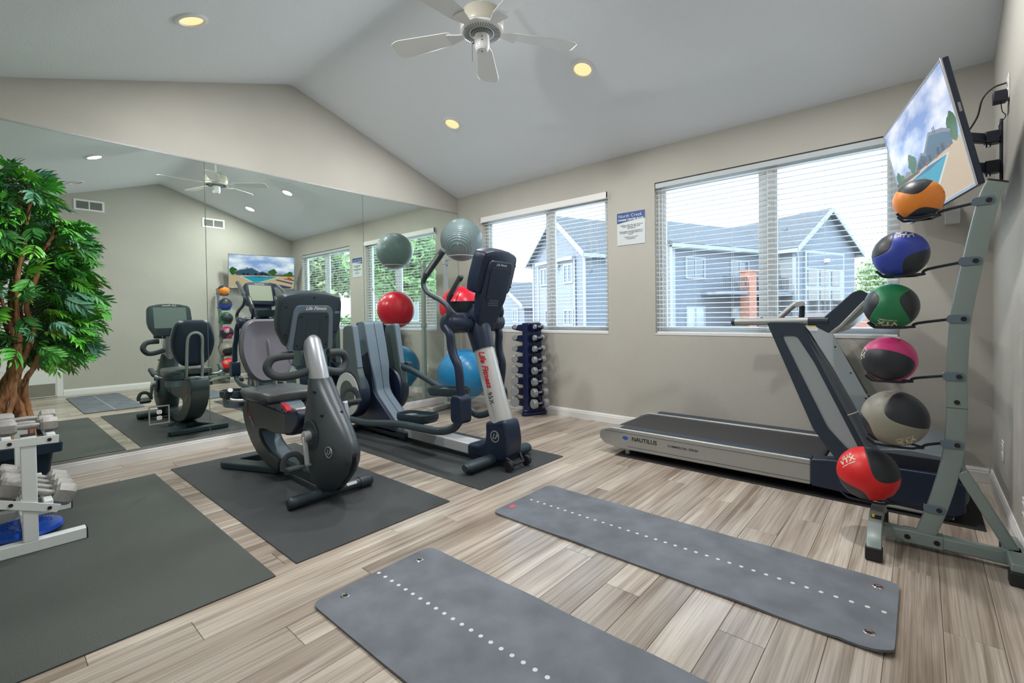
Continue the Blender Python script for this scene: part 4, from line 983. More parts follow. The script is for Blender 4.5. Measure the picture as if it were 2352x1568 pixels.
part(cs, 'rear_band', MB().ring(op, ip, 'x', .045, .072, CT), mSlate, bev=.004)
rp = part(cs, 'rear_panel', MB().prism(ip, 'x', .045, .076, CT), mTeal, bev=.006)
part(rp, 'rear_panel_seam', MB().ring(rpoly(rect(.09, .13, 0, .13), .008), rpoly(rect(.088, .128, 0, .13), .008), 'x', .0755, .0765, CT), mDarkHole, smooth=False)
part(cs, 'rear_wordmark', text_mb('Life Fitness', .031, CT @ frame((.0725, .012, .267), (0, 1, 0), (0, 0, 1)), .0006, shear=.3, offset=.0004), mWhiteInk, smooth=False)
for k in range(3): part(cs, 'vent_slot', MB().box(.0525, .0545, -.15, .15, .297+k*.014, .304+k*.014).xf(CT), mDarkHole, smooth=False)
for y, z in ((-.175, .27), (.178, .26), (-.165, .09), (.165, .10), (0, .335)): part(cs, 'screw_hole', MB().cyl(CT @ Vector((.045, y, z)), CT @ Vector((.0565, y, z)), .007, 10), mDarkHole)
for y, z in ((-.084, .21), (.084, .21), (-.098, .02), (.098, .02)): part(rp, 'screw_hole', MB().cyl(CT @ Vector((.07, y, z)), CT @ Vector((.0765, y, z)), .008, 10), mDarkHole)
part(cs, 'headphone_jack', MB().box(.050, .0575, .150, .185, .228, .244).xf(CT), mSlate, bev=.002)
for s_ in (-1, 1):
    p = [(1.775, yc+s_*.05, .795), (1.74, yc+s_*.13, .772), (1.70, yc+s_*.20, .765), (1.675, yc+s_*.245, .785), (1.668, yc+s_*.268, .83), (1.675, yc+s_*.245, .878), (1.69, yc+s_*.20, .895), (1.70, yc+s_*.12, .898)]
    hb = part(t, 'handlebar', MB().tube(cr(p, 6), .0265, 14), mRubber)
part(t, 'heart_rate_wire', MB().tube(cr([(1.62, yc-.10, .96), (1.60, yc-.11, .90), (1.62, yc-.09, .82), (1.68, yc-.02, .76), (1.75, yc-.01, .77)], 6), .0022, 6), mSlate)
for s_ in (-1, 1):
    part(t, 'side_wordmark', text_mb('LifeFitness', .036, frame((.83, yc-.0795, .40), (.72, 0, -.62), (.62, 0, .72)), .0006, shear=.3, offset=.0006), mRedInk, smooth=False) if s_ < 0 else part(t, 'side_wordmark', text_mb('LifeFitness', .036, frame((.83, yc+.0795, .40), (-.72, 0, .62), (.62, 0, .72)), .0006, shear=.3, offset=.0006), mRedInk, smooth=False)
part(t, 'model_print', text_mb('ELEVATION', .022, frame((.865, yc-.0795, .345), (.72, 0, -.62), (.62, 0, .72)), .0006, shear=.2), mWhiteInk, smooth=False)

# ------------------------------------------------------------------ elliptical trainer
yc = -1.735
t = thing('elliptical_trainer', 'elliptical trainer with silver mast and moving handles, between the bike and the stability balls', 'elliptical', (1.4, yc, .006))
part(t, 'rear_base', MB().box(.42, 1.28, yc-.10, yc+.10, .03, .10), mBlackP, bev=.012)
part(t, 'rear_foot', MB().box(.46, .54, yc-.34, yc+.34, .012, .065), mBlackP, bev=.012)
part(t, 'beam', MB().box(1.22, 2.10, yc-.075, yc+.075, .045, .130), mLSilver, bev=.008)
part(t, 'front_shell', MB().prism(rpoly([(2.06, .04), (2.06, .132), (2.19, .140), (2.245, .165), (2.265, .23), (2.262, .33), (2.46, .365), (2.485, .30), (2.50, .20), (2.485, .09), (2.42, .045)], .03, 4), 'y', yc-.085, yc+.085), mNavy, bev=.025, seg=3)
ffe = part(t, 'front_foot', MB().tube([(2.33, yc-.36, .055), (2.33, yc-.345, .055), (2.33, yc-.33, .055), (2.33, yc+.33, .055), (2.33, yc+.345, .055), (2.33, yc+.36, .055)], [.024, .036, .040, .040, .036, .024], 18, asp=1.25), mTeal)
for s_ in (-1, 1): part(ffe, 'foot_glide', MB().cyl((2.33, yc+s_*.28, .0065), (2.33, yc+s_*.28, .03), .022, 12), mBlackR)
part(t, 'transport_wheel_bracket', MB().tube([(2.47, yc-.08, .09), (2.53, yc-.05, .05), (2.53, yc+.05, .05), (2.47, yc+.08, .09)], .012, 8), mBlackP)
for s_ in (-1, 1): part(t, 'transport_wheel', MB().cyl((2.52, yc+s_*.085, .045), (2.52, yc+s_*.115, .045), .036, 16), mBlackR)
# mast: round, leaning back towards the towers
mast_a, mast_b = Vector((2.365, yc, .33)), Vector((2.165, yc, .93))
ms = part(t, 'mast', MB().tube([mast_a, mast_a.lerp(mast_b, .5), mast_b], [.083, .080, .079], 28), M('pearl silver paint', (.58, .60, .60), .32, .3))
md_ = (mast_b-mast_a).normalized()
def mast_text(s, f_, size, mat, off=0, **k):
    c = mast_a.lerp(mast_b, f_); out = Vector((.42, -.91, 0)); out = (out-md_*out.dot(md_)).normalized(); x = -md_; y = out.cross(x)
    mb = text_mb(s, size, frame((0, 0, 0), (1, 0, 0), (0, 1, 0)), .0006, **k)
    for i, p in enumerate(mb.v):
        a = (p.y+off)/.0815; q = c+x*p.x+(out*math.cos(a)+y*math.sin(a))*(.0822+p.z); mb.v[i] = q
    return part(ms, 'wordmark', mb, mat, smooth=False)
mast_text('Life Fitness', .655, .064, mRedInk, shear=.35, offset=.002)
mast_text('95X', .30, .052, mBlackInk, spacing=1.1, off=-.012)
c_ = Vector((2.345, yc-.0, .265)); out = Vector((.30, -1, 0)).normalized()
bd = part(t, 'badge', MB().lathe([(.044, 0), (.044, .005), (.037, .005), (.037, 0)], Vector((2.37, yc-.0845, .235)), (0, -1, 0), 28, False), mSilver)
part(bd, 'badge_letters', text_mb('LF', .054, frame((2.37, yc-.0865, .235), (1, 0, 0), (0, 0, 1)), .0015, shear=.35, offset=.0015), mSilver, smooth=False)
part(t, 'shell_screw', MB().cyl((2.47, yc-.084, .23), (2.47, yc-.087, .23), .008, 10), mScrew)
part(t, 'mast_collar', MB().tube([(2.185, yc, .875), (2.155, yc, .96), (2.12, yc, 1.06), (2.10, yc, 1.12)], [.088, .092, .098, .085], 28), mNavy)
HX, HZ = 2.095, 1.085
for s_ in (-1, 1):
    h_ = part(t, 'pivot_hub', MB().lathe([(.078, .06), (.078, .165), (.074, .170), (.078, .175), (.078, .288 if s_ < 0 else .25), (.070, .312 if s_ < 0 else .272), (.050, .327 if s_ < 0 else .287), (.01, .332 if s_ < 0 else .292)], (HX, yc, HZ), (0, s_, 0), 28), mNavy)
    for z_, x_ in ((.04, .066), (-.05, .06)): part(h_, 'screw', MB().cyl((HX+x_, yc+s_*.14, HZ+z_), (HX+x_+.004, yc+s_*.14, HZ+z_), .010, 10), mScrew)
# console
ET = Matrix.Translation((2.125, yc+.022, 1.155)) @ Matrix.Rotation(math.radians(19), 4, 'Y')
out_ = [(-.11, -.02), (.11, -.02), (.125, .10), (.165, .15), (.195, .22), (.205, .30), (.198, .46), (.185, .50), (.09, .525), (0, .53), (-.09, .525), (-.185, .50), (-.198, .46), (-.205, .30), (-.195, .22), (-.165, .15), (-.125, .10)]
up_ = [(-.19, .185), (.19, .185), (.203, .26), (.205, .32), (.198, .46), (.185, .50), (.09, .525), (0, .53), (-.09, .525), (-.185, .50), (-.198, .46), (-.205, .32), (-.203, .26)]
def ering(x, k): return [ET @ Vector((x, y*k, .36+(z-.36)*k)) for y, z in rpoly(up_, .02, 3)]
cs = part(t, 'console', MB().loft([ering(-.02, .93), ering(-.015, .985), ering(.01, 1.0), ering(.06, 1.0), ering(.082, .95), ering(.09, .86)]), mNavy)
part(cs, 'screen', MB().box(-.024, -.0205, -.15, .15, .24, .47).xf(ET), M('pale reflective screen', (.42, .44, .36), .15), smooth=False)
part(cs, 'screen_wordmark', text_mb('Life Fitness', .028, ET @ frame((-.0225, 0, .492), (0, -1, 0), (0, 0, 1)), .0006, shear=.3), mWhiteInk, smooth=False)
nk = rpoly([(-.095, -.06), (.095, -.06), (.118, .06), (.142, .15), (.135, .40), (.115, .450), (-.115, .450), (-.135, .40), (-.142, .15), (-.118, .06)], .02, 3)
bk = part(t, 'console_back', MB().prism(nk, 'x', .03, .108, ET), mNavy, bev=.012, seg=3)
ip = rpoly([(-.09, .15), (.09, .15), (.105, .36), (.088, .400), (-.088, .400), (-.105, .36)], .015, 3)
part(bk, 'back_panel', MB().prism(ip, 'x', .105, .113, ET), mNavy, bev=.004)
for k in range(4): part(bk, 'vent_rib', MB().box(.107, .1125, -.055, .055, .10+k*.014, .104+k*.014).xf(ET), mSlate, bev=.0015)
part(bk, 'rear_wordmark', text_mb('Life Fitness', .026, ET @ frame((.109, .0, .422), (0, 1, 0), (0, 0, 1)), .0006, shear=.3), mWhiteInk, smooth=False)
for k in range(3): part(cs, 'vent_slot', MB().box(.086, .0885, -.145, .145, .455+k*.013, .461+k*.013).xf(ET), mDarkHole, smooth=False)
for y, z in ((-.18, .42), (.18, .42), (-.182, .25), (.182, .25)): part(cs, 'screw_hole', MB().cyl(ET @ Vector((.07, y, z)), ET @ Vector((.0905, y, z)), .007, 10), mDarkHole)
for y, z in ((-.12, .36), (.12, .36), (-.118, .12), (.118, .12), (-.08, -.03), (.08, -.03)): part(bk, 'screw_hole', MB().cyl(ET @ Vector((.1, y, z)), ET @ Vector((.1085, y, z)), .007, 10), mDarkHole)
part(t, 'reading_tray', MB().loft([ov(.11, .10, 1.98, yc, 1.165), ov(.13, .12, 1.97, yc, 1.20), ov(.15, .135, 1.965, yc, 1.255), ov(.14, .125, 1.965, yc, 1.255), ov(.10, .09, 1.98, yc, 1.19)]), mTeal)
part(t, 'mast_head', MB().tube([(2.12, yc, 1.06), (2.13, yc, 1.16), (2.15, yc, 1.22)], [.09, .085, .06], 24, asp=1.1), mNavy)
part(t, 'data_wire', MB().tube(cr([(2.06, yc-.13, 1.33), (2.03, yc-.15, 1.25), (2.01, yc-.14, 1.15)], 5), .0025, 6), mBlackR)
bh_ = part(t, 'bottle_holder', MB().prism(rpoly(rect(.10, .10, 1.90, -1.565), .03, 4), 'z', 1.09, 1.25), mNavy, bev=.006)
part(bh_, 'bottle_holder_window', MB().prism(rpoly(rect(.03, .102, 1.86, -1.565), .012, 4), 'z', 1.095, 1.245), mSlate)
# fixed handles
for s_ in (-1, 1):
    p = [(2.09, yc+s_*.15, 1.12), (2.03, yc+s_*.165, 1.16), (1.98, yc+s_*.175, 1.21), (1.975, yc+s_*.175, 1.275)]
    f_ = part(t, 'fixed_handle', MB().tube(cr(p, 5), .016, 10), mNavy)
    part(f_, 'grip', MB().tube([(1.972, yc+s_*.175, 1.265), (1.985, yc+s_*.175, 1.288), (2.115, yc+s_*.175, 1.432), (2.125, yc+s_*.175, 1.442), (2.13, yc+s_*.175, 1.447)], [.018, .023, .023, .021, .010], 12), mRubber)
    part(f_, 'pulse_plate', MB().bar((2.01, yc+s_*.175, 1.315), (2.105, yc+s_*.175, 1.42), .020, .0475, (-.75, 0, .66)), mSilver, bev=.008)
# moving arms
def arm(s_, rot, pz, label=None):
    y = yc+(-.318 if s_ < 0 else .238)
    T = Matrix.Translation((HX, 0, HZ)) @ Matrix.Rotation(rot, 4, 'Y') @ Matrix.Translation((-HX, 0, -HZ))
    X = lambda P: [T @ Vector(p) for p in P]
    up = X([(2.11, y, 1.11), (2.14, y, 1.16), (2.125, y, 1.21), (2.05, y, 1.258), (1.955, y, 1.295), (1.88, y, 1.335), (1.845, y, 1.395), (1.875, y, 1.452)])
    a_ = part(t, 'moving_handle', MB().tube(cr(up, 5), .0195, 12), mTeal)
    part(a_, 'grip', MB().tube(X([(1.863, y, 1.442), (1.88, y, 1.46), (2.075, y, 1.618), (2.088, y, 1.628), (2.092, y, 1.632)]), [.020, .026, .026, .024, .012], 14), mRubber)
    part(a_, 'pulse_plate', MB().tube(X([(1.905, y, 1.472), (2.06, y, 1.600)]), .0272, 10, asp=.6, up=(0, 1, 0)), mSilver)
    lo = X([(2.10, y, 1.06), (2.148, y, 1.00), (2.160, y, .92), (2.185, y, .85), (2.228, y, .78), (2.245, y, .70), (2.252, y, .55)])
    part(t, 'swing_arm', MB().tube(cr(lo, 5), .032, 14), mNavy)
    jc = T @ Vector((2.255, y, .465))
    part(t, 'link_joint', MB().prism(rpoly(rect(.12, .205, jc.x, jc.z), .045, 5), 'y', y-.055, y+.055), mNavy, bev=.014, seg=3)
    return jc, y
def ladder(jc, y, s_, pts, ped, crank):
    part(t, 'pedal_arm', MB().tube(cr([(jc.x-.005, y, jc.z-.075)]+pts, 6), .030, 14, asp=.9), mTeal)
    x0, x1, pz, ya, yb = ped
    o_ = rpoly([(x0, ya), (x1, ya), (x1+.03, ya+(yb-ya)*.25), (x1+.03, ya+(yb-ya)*.75), (x1, yb), (x0, yb), (x0-.04, ya+(yb-ya)*.8), (x0-.04, ya+(yb-ya)*.2)], .03, 3)
    cx, cy = (x0+x1)/2, (ya+yb)/2
    k = lambda f, z: [(cx+(a-cx)*f, cy+(b-cy)*f, z+(.018 if a > cx+.08 else 0)) for a, b in o_]
    p_ = part(t, 'foot_pedal', MB().loft([k(.90, pz-.035), k(1.0, pz-.01), k(1.0, pz+.034), k(.93, pz+.034), k(.90, pz+.006)]), mTeal)
    part(p_, 'tread', MB().prism([(cx+(a-cx)*.86, cy+(b-cy)*.84) for a, b in o_], 'z', pz+.004, pz+.010), M('grey tread rubber', (.20, .22, .22), .6, bump=.4, bscale=220), smooth=False)
jc, y = arm(-1, 0, 0)
ladder(jc, y, -1, [(2.19, y, .325), (2.10, y, .285), (1.98, y, .262), (1.80, y, .255), (1.50, y+.02, .24), (1.30, y+.01, .222), (.98, y-.01, .19), (.60, y-.01, .188)], (1.36, 1.70, .272, -1.985, -1.79), None)
jc2, y2 = arm(1, math.radians(13), 0)
ladder(jc2, y2, 1, [(2.03, y2, .33), (1.94, y2, .292), (1.85, y2, .278), (1.76, y2, .31), (1.60, y2-.01, .415), (1.36, y2, .475), (1.12, y2, .55), (.92, y2, .605), (.76, y2, .63)], (1.42, 1.78, .462, -1.69, -1.495), None)
# flywheel housings and towers
mTowA = mSlate
for s_ in (-1, 1):
    yo, yi = yc+s_*.285, yc+s_*.165
    wh = part(t, 'wheel_housing', MB().lathe([(.16, .165), (.222, .170), (.228, .185), (.228, .262), (.222, .275), (.20, .280)], (.61, yc, .402), (0, s_, 0), 40), mNavy)
    part(wh, 'wheel_ring', MB().lathe([(.132, .279), (.132, .284), (.205, .2845), (.208, .279)], (.61, yc, .402), (0, s_, 0), 40, False), M('pale grey ring', (.50, .54, .52), .4))
    part(wh, 'wheel_disc', MB().lathe([(.133, .278), (.133, .282), (.02, .286), (.005, .286)], (.61, yc, .402), (0, s_, 0), 36), M('dark green grey plastic', (.075, .098, .095), .45))
    prof = rpoly([(.47, .40), (.515, .64), (.525, 1.02), (.55, 1.055), (.665, 1.068), (.695, 1.05), (.735, .86), (.775, .66), (.81, .58), (.83, .46), (.80, .35), (.60, .30)], .02, 3)
    tw = part(t, 'side_tower', MB().prism(prof, 'y', min(yc+s_*.205, yc+s_*.272), max(yc+s_*.205, yc+s_*.272)), M('dark green grey shell', (.075, .105, .108), .42, bump=.06, bscale=900), bev=.012, seg=3)
    part(tw, 'tower_face', MB().prism(rpoly([(.672, 1.072), (.703, 1.055), (.742, .86), (.782, .665), (.77, .655), (.73, .84), (.69, 1.05)], 0), 'y', min(yc+s_*.212, yc+s_*.266), max(yc+s_*.212, yc+s_*.266)), mSlate, bev=.004)
    y_ = yc+s_*.24; part(t, 'crank_pivot', MB().box(.545 if s_ < 0 else .70, .63 if s_ < 0 else .82, min(yo-s_*.0, yo+s_*.055), max(yo, yo+s_*.055), .15 if s_ < 0 else .585, .235 if s_ < 0 else .675), mTeal, bev=.012)
prof = [(.42, .10), (.47, .60), (.50, 1.06), (.53, 1.095), (.61, 1.10), (.645, 1.08), (.70, .88), (.755, .66), (.785, .50), (.80, .43), (.84, .38), (1.09, .19), (1.16, .12), (1.16, .08), (.60, .08)]
def hw(z): return .078 if z < .5 else (.078+.028*min(1, (z-.5)/.2))
rp_ = rpoly(prof, .02, 3)
ct = part(t, 'centre_tower', MB().loft([[(x, yc+f*hw(z), z) for x, z in rp_] for f in (-1, -.5, 0, .5, 1)]), mSlate, bev=.012, seg=3)
part(ct, 'tower_seam', MB().tube([(.6475, yc, 1.082), (.7025, yc, .88), (.7575, yc, .66), (.8025, yc, .43), (.8425, yc, .382), (1.0925, yc, .192)], .0016, 5), mDarkHole)
for s_ in (-1, 1):
    part(ct, 'tower_side', MB().prism([(x-.03, z-.008) for x, z in rp_], 'y', *sorted((yc+s_*.079, yc+s_*.10))), mNavy)

# ------------------------------------------------------------------ treadmill
YN, YF = -.955, -.135
t = thing('treadmill', 'silver and black treadmill standing along the window wall', 'treadmill', (3.85, -.545, .004))
mTSil = M('treadmill silver', (.40, .41, .40), .36, .45)
mTPan = M('treadmill light grey panel', (.40, .455, .48), .42, .15)
mTDark = M('treadmill dark grey paint', (.028, .045, .070), .38, .1)
mBelt = M('black running belt', (.030, .032, .033), .55, bump=.25, bscale=400)
sp_ = [(2.752, .112), (2.748, .155), (2.765, .185), (2.86, .216), (4.25, .217), (4.25, .058), (2.95, .052), (2.80, .075)]
for ya, yb in ((YN, YN+.115), (YF-.115, YF)):
    sd = part(t, 'side_rail', MB().prism(rpoly(sp_, .012, 3), 'y', ya, yb), mTSil, bev=.008, seg=3)
    part(sd, 'foot_strip', MB().box(2.93, 4.25, ya+.022, yb-.012, .2165, .2215), mTDark, bev=.002)
part(t, 'belt', MB().prism(rpoly([(2.80, .10), (2.775, .135), (2.80, .185), (2.86, .200), (4.30, .204), (4.30, .10)], .02, 3), 'y', YN+.116, YF-.116), mBelt)
part(t, 'frame', MB().box(2.90, 4.90, YN+.14, YF-.14, .035, .10), mBlackP)
for x in (2.97, 4.70):
    for y in (YN+.07, YF-.07): part(t, 'levelling_foot', MB().cyl((x, y, .0045), (x, y, .06), .020, 14), mLSilver)
for ya, yb in ((YN-.004, YN+.10), (YF-.10, YF+.004)):
    part(t, 'motor_side', MB().prism(rpoly([(4.25, .055), (4.25, .222), (4.33, .232), (4.50, .245), (4.88, .25), (4.945, .20), (4.945, .06), (4.90, .03)], .015, 3), 'y', ya, yb), mNavy, bev=.006)
part(t, 'motor_hood', MB().prism(rpoly([(4.30, .205), (4.46, .27), (4.60, .335), (4.72, .352), (4.90, .335), (4.955, .27), (4.96, .12), (4.92, .05), (4.55, .05)], .02, 3), 'y', YN+.04, YF-.04), M('treadmill hood grey', (.14, .17, .19), .35), bev=.01)
part(t, 'hood_front', MB().prism(rpoly([(4.57, .235), (4.60, .318), (4.88, .318), (4.93, .26), (4.93, .08), (4.57, .06)], .01, 3), 'y', YN+.030, YN+.0405), mBlackP)
part(t, 'incline_bar', MB().tube([(4.60, YN+.02, .028), (4.90, YN+.02, .028)], .018, 10), mLSilver)
part(t, 'transport_wheel', MB().cyl((4.86, YN+.0, .045), (4.86, YN+.03, .045), .04, 18), mBlackR)
# uprights: slanted frames with a light inset panel
def upr(y0, y1, near):
    o = [(4.005, 1.072), (4.20, 1.072), (4.475, .505), (4.585, .25), (4.44, .215), (4.385, .235), (4.262, .41)]
    inn = [(4.092, .985), (4.175, .985), (4.27, .82), (4.49, .33), (4.475, .30), (4.435, .315), (4.335, .43)]
    u = part(t, 'upright', MB().ring(rpoly(o, .018, 3), rpoly(inn, .022, 3), 'y', y0, y1), mTDark, bev=.008)
    part(u, 'inset_panel', MB().prism(rpoly(inn, .022, 3), 'y', y0+.012, y1-.012), mTPan)
    part(u, 'front_tube', MB().tube([(4.19, (y0+y1)/2, 1.05), (4.215, (y0+y1)/2, 1.0), (4.33, (y0+y1)/2, .78), (4.485, (y0+y1)/2, .46), (4.575, (y0+y1)/2, .26)], [.022, .03, .034, .036, .036], 14), M('treadmill dark tube', (.085, .105, .125), .34, .2))
    part(u, 'joint_ring', MB().cyl((4.452, (y0+y1)/2, .53), (4.455, (y0+y1)/2, .524), .0365, 14), mLSilver)
    return u
upr(YN+.0, YN+.062, True)
u2 = upr(YF-.062, YF, False)
part(u2, 'inner_cover', MB().prism(rpoly([(4.10, 1.03), (4.25, 1.03), (4.56, .36), (4.46, .33)], .01, 3), 'y', YF-.074, YF-.062), mTPan, bev=.002)
part(u2, 'warning_label', MB().box(4.115, 4.185, YF-.076, YF-.0738, .99, 1.045), mWhiteInk, smooth=False)
part(u2, 'warning_label_yellow', MB().box(4.117, 4.183, YF-.0768, YF-.0758, 1.025, 1.043), M('yellow print', (.70, .55, .02), .5), smooth=False)
for a in (.18, .5, .8): part(u2, 'cover_screw', MB().cyl((4.24+.29*a, YF-.0735, .98-.58*a), (4.24+.29*a, YF-.0765, .98-.58*a), .006, 8), mScrew)
for y in (YN+.03, YF-.03):
    h_ = part(t, 'handrail', MB().tube([(3.80, y, 1.072), (4.26, y, 1.077)], .0235, 18, asp=1.1), mTSil)
    part(h_, 'handrail_end', MB().tube([(3.783, y, 1.072), (3.787, y, 1.072), (3.806, y, 1.072)], [.018, .025, .0255], 18, asp=1.1), mTDark)
    part(h_, 'handrail_sleeve', MB().tube([(4.235, y, 1.077), (4.34, y, 1.077)], .0275, 18), mTDark)
# console
cp = [(4.272, 1.045), (4.325, 1.105), (4.462, 1.247), (4.50, 1.262), (4.535, 1.235), (4.515, 1.195), (4.395, 1.045), (4.345, 1.002)]
cs = part(t, 'console', MB().prism(rpoly(cp, .012, 3), 'y', YN+.01, YF-.01), mTDark, bev=.008)
part(cs, 'console_deck', MB().prism([(4.290, 1.072), (4.325, 1.110), (4.455, 1.2445), (4.466, 1.236), (4.335, 1.10), (4.300, 1.064)], 'y', YN+.03, YF-.03), mSlate)
part(cs, 'display', MB().prism([(4.350, 1.1365), (4.440, 1.2295), (4.4425, 1.2275), (4.352, 1.134)], 'y', -.75, -.34), M('dark display', (.01, .015, .02), .1))
part(cs, 'console_trim', MB().prism(rpoly([(4.350, 1.010), (4.397, 1.052), (4.515, 1.198), (4.53, 1.185), (4.41, 1.04), (4.365, .998)], 0), 'y', YN+.004, YF-.004), mTSil, bev=.003)
part(t, 'console_shelf', MB().prism(rpoly([(4.40, 1.04), (4.44, 1.055), (4.57, 1.19), (4.545, 1.20)], .004), 'y', YN+.06, YF-.06), M('clear grey shelf', (.40, .48, .48), .2))
gb = part(t, 'grip_bar', MB().tube(cr([(4.22, -.30, 1.085), (4.06, -.30, 1.10), (3.98, -.31, 1.125), (4.045, -.34, 1.195), (4.10, -.42, 1.21), (4.105, -.545, 1.21), (4.10, -.67, 1.21), (4.045, -.75, 1.195), (3.98, -.78, 1.125), (4.06, -.79, 1.10), (4.22, -.79, 1.085)], 5), .020, 12), mTSil) if False else None
for y in (-.24,):
    h_ = part(t, 'pulse_grip', MB().tube(cr([(3.93, y, 1.085), (3.97, y, 1.125), (4.03, y, 1.183), (4.07, y, 1.20)], 5), .022, 12), mTSil)
    part(h_, 'pulse_grip_head', MB().prism(rpoly([(4.03, 1.19), (4.06, 1.213), (4.11, 1.213), (4.115, 1.19), (4.09, 1.175), (4.05, 1.172)], .01, 3), 'y', y-.03, y+.03), mTSil, bev=.006)
    part(h_, 'pulse_grip_stem', MB().cyl((4.085, y, 1.085), (4.09, y, 1.18), .02, 12), mBlackP)
part(t, 'cross_handle', MB().tube([(4.30, YN+.03, 1.075), (4.30, YF-.03, 1.075)], .02, 12), mTDark)
# lettering on the near side cover
part(t, 'brand_oval', MB().lathe([(.024, 0), (.024, .0008)], (2.985, YN-.0004, .146), (0, -1, 0), 24).xf(Matrix.Translation((2.985, 0, .146)) @ Matrix.Shear('XZ', 4, (0, 0)) @ Matrix.Diagonal((1, 1, .62, 1)) @ Matrix.Rotation(-.5, 4, 'Y') @ Matrix.Translation((-2.985, 0, -.146))), M('blue print', (.02, .10, .50), .4), smooth=False)
part(t, 'brand_lettering', text_mb('NAUTILUS', .044, frame((3.145, YN-.0006, .146), (1, 0, 0), (0, 0, 1)), .0004, offset=.0012, spacing=1.02), mBlackInk, smooth=False)
part(t, 'series_lettering', text_mb('COMMERCIAL SERIES', .0215, frame((3.445, YN-.0006, .142), (1, 0, 0), (0, 0, 1)), .0004, offset=.0006, spacing=1.15), mBlackInk, smooth=False)
part(t, 'belt_lettering', text_mb('NAUTILUS', .05, frame((3.13, YN+.15, .2010), (1, 0, 0), (0, 1, 0)), .0004, offset=.001), mGreyInk, smooth=False)
for z in (.185, .082): part(t, 'side_groove', MB().box(2.80 if z > .1 else 3.0, 4.248, YN-.0006, YN+.001, z-.0015, z+.0015), mTDark, smooth=False)

# ------------------------------------------------------------------ medicine ball rack
RY = -1.405
t = thing('medicine_ball_rack', 'curved sage grey steel rack holding six medicine balls in the right corner', 'ball rack', (4.85, RY, 0))
path = cr([(4.783, RY, .075), (4.835, RY, .26), (4.878, RY, .48), (4.890, RY, .70), (4.889, RY, .85), (4.902, RY, 1.10), (4.942, RY, 1.36), (4.986, RY, 1.60), (5.015, RY, 1.69)], 6)
rings = []
for i, p in enumerate(path):
    d = (path[min(i+1, len(path)-1)]-path[max(i-1, 0)]).normalized(); n = Vector((d.z, 0, -d.x))
    rings.append([p+n*a*.5+Vector((0, 1, 0))*b for a, b in rpoly(rect(.070, .046), .010, 2)])
for k, r_ in enumerate(rings): rings[k] = [Vector(p) for p in r_]
rings = []
for i, p in enumerate(path):
    d = (path[min(i+1, len(path)-1)]-path[max(i-1, 0)]).normalized(); n = Vector((d.z, 0, -d.x))
    rings.append([p+n*a+Vector((0, 1, 0))*b for a, b in rpoly(rect(.072, .046), .010, 2)])
up_ = part(t, 'upright', MB().loft(rings), mSage, ang=50)
part(up_, 'upright_cap', MB().loft([[q+(path[-1]-path[-2]).normalized()*e for q in rings[-1]] for e in (0, .008)]), mBlackR)
part(up_, 'weld_seam', MB().loft([[path[18]+(q-path[18])*f for q in rings[18]] for f in (1.004, 1.004)], False) if False else MB().box(4.853, 4.9255, RY-.0236, RY-.0228, .687, .689), mDarkHole, smooth=False)
part(t, 'base_rail', MB().box(4.60, 5.06, RY-.028, RY+.028, .026, .080), mSage, bev=.006)
part(t, 'base_sleeve', MB().box(4.70, 4.845, RY-.0305, RY+.0305, .0235, .0825), mSage, bev=.004)
for x in (4.717, 4.822): part(t, 'bolt', MB().cyl((x, RY-.0305, .052), (x, RY-.034, .052), .0115, 14), mScrew)
part(t, 'bolt', MB().cyl((4.889, RY-.023, .715), (4.889, RY-.027, .715), .0105, 14), mScrew)
br = part(t, 'rear_brace', MB().bar((4.905, RY, .40), (5.068, RY, .085), .040, .045, (1, 0, .5)), mSage, bev=.006)
part(br, 'brace_foot', MB().box(5.035, 5.095, RY-.030, RY+.030, .078, .092), mSage, bev=.003)
part(br, 'bolt', MB().cyl((5.075, RY-.012, .092), (5.075, RY-.012, .096), .011, 12), mScrew)
# front arch foot and rear foot
ya, yb = RY-.285, RY+.245
fr = cr([(4.605, ya+.01, .045), (4.603, ya+.06, .088), (4.60, RY-.08, .115), (4.60, RY+.06, .118), (4.60, yb-.06, .10), (4.602, yb, .05)], 6)
rings = []
for i, p in enumerate(fr):
    d = (fr[min(i+1, len(fr)-1)]-fr[max(i-1, 0)]).normalized(); n = Vector((0, -d.z, d.y)).normalized()
    rings.append([p+Vector((1, 0, 0))*a+n*b for a, b in rpoly(rect(.056, .044), .008, 2)])
fa = part(t, 'front_arch_foot', MB().loft(rings), mSage, ang=50)
part(fa, 'warning_sticker', MB().box(4.582, 4.622, RY-.115, RY-.060, .1385, .1395).xf(Matrix.Translation((0, 0, -.0015))), mBlackInk, smooth=False)
part(fa, 'sticker_yellow', MB().box(4.585, 4.596, RY-.110, RY-.065, .1384, .1392), M('yellow print', (.70, .55, .02), .5), smooth=False)
part(fa, 'rubber_foot', MB().box(4.572, 4.636, ya-.012, ya+.042, .0005, .062), mBlackR, bev=.006)
part(fa, 'rubber_foot', MB().box(4.572, 4.636, yb-.045, yb+.012, .0005, .062), mBlackR, bev=.006)
part(t, 'rear_foot', MB().box(5.045, 5.10, RY-.17, RY+.17, .05, .092), mSage, bev=.006)
for y in (RY-.15, RY+.15): part(t, 'rubber_foot', MB().box(5.04, 5.104, y-.03, y+.03, .0005, .06), mBlackR, bev=.006)
MB_ = [('orange', (4.755, 1.660), .096, (.85, .26, .03), 1.613, 4.981), ('blue', (4.689, 1.408), .111, (.03, .06, .40), 1.352, 4.940), ('green', (4.654, 1.157), .110, (.015, .20, .075), 1.094, 4.902),
       ('pink', (4.646, .896), .111, (.62, .04, .20), .832, 4.888), ('grey', (4.667, .608), .134, (.30, .29, .235), .520, 4.882), ('red', (4.563, .313), .132, (.70, .012, .015), .206, 4.822)]
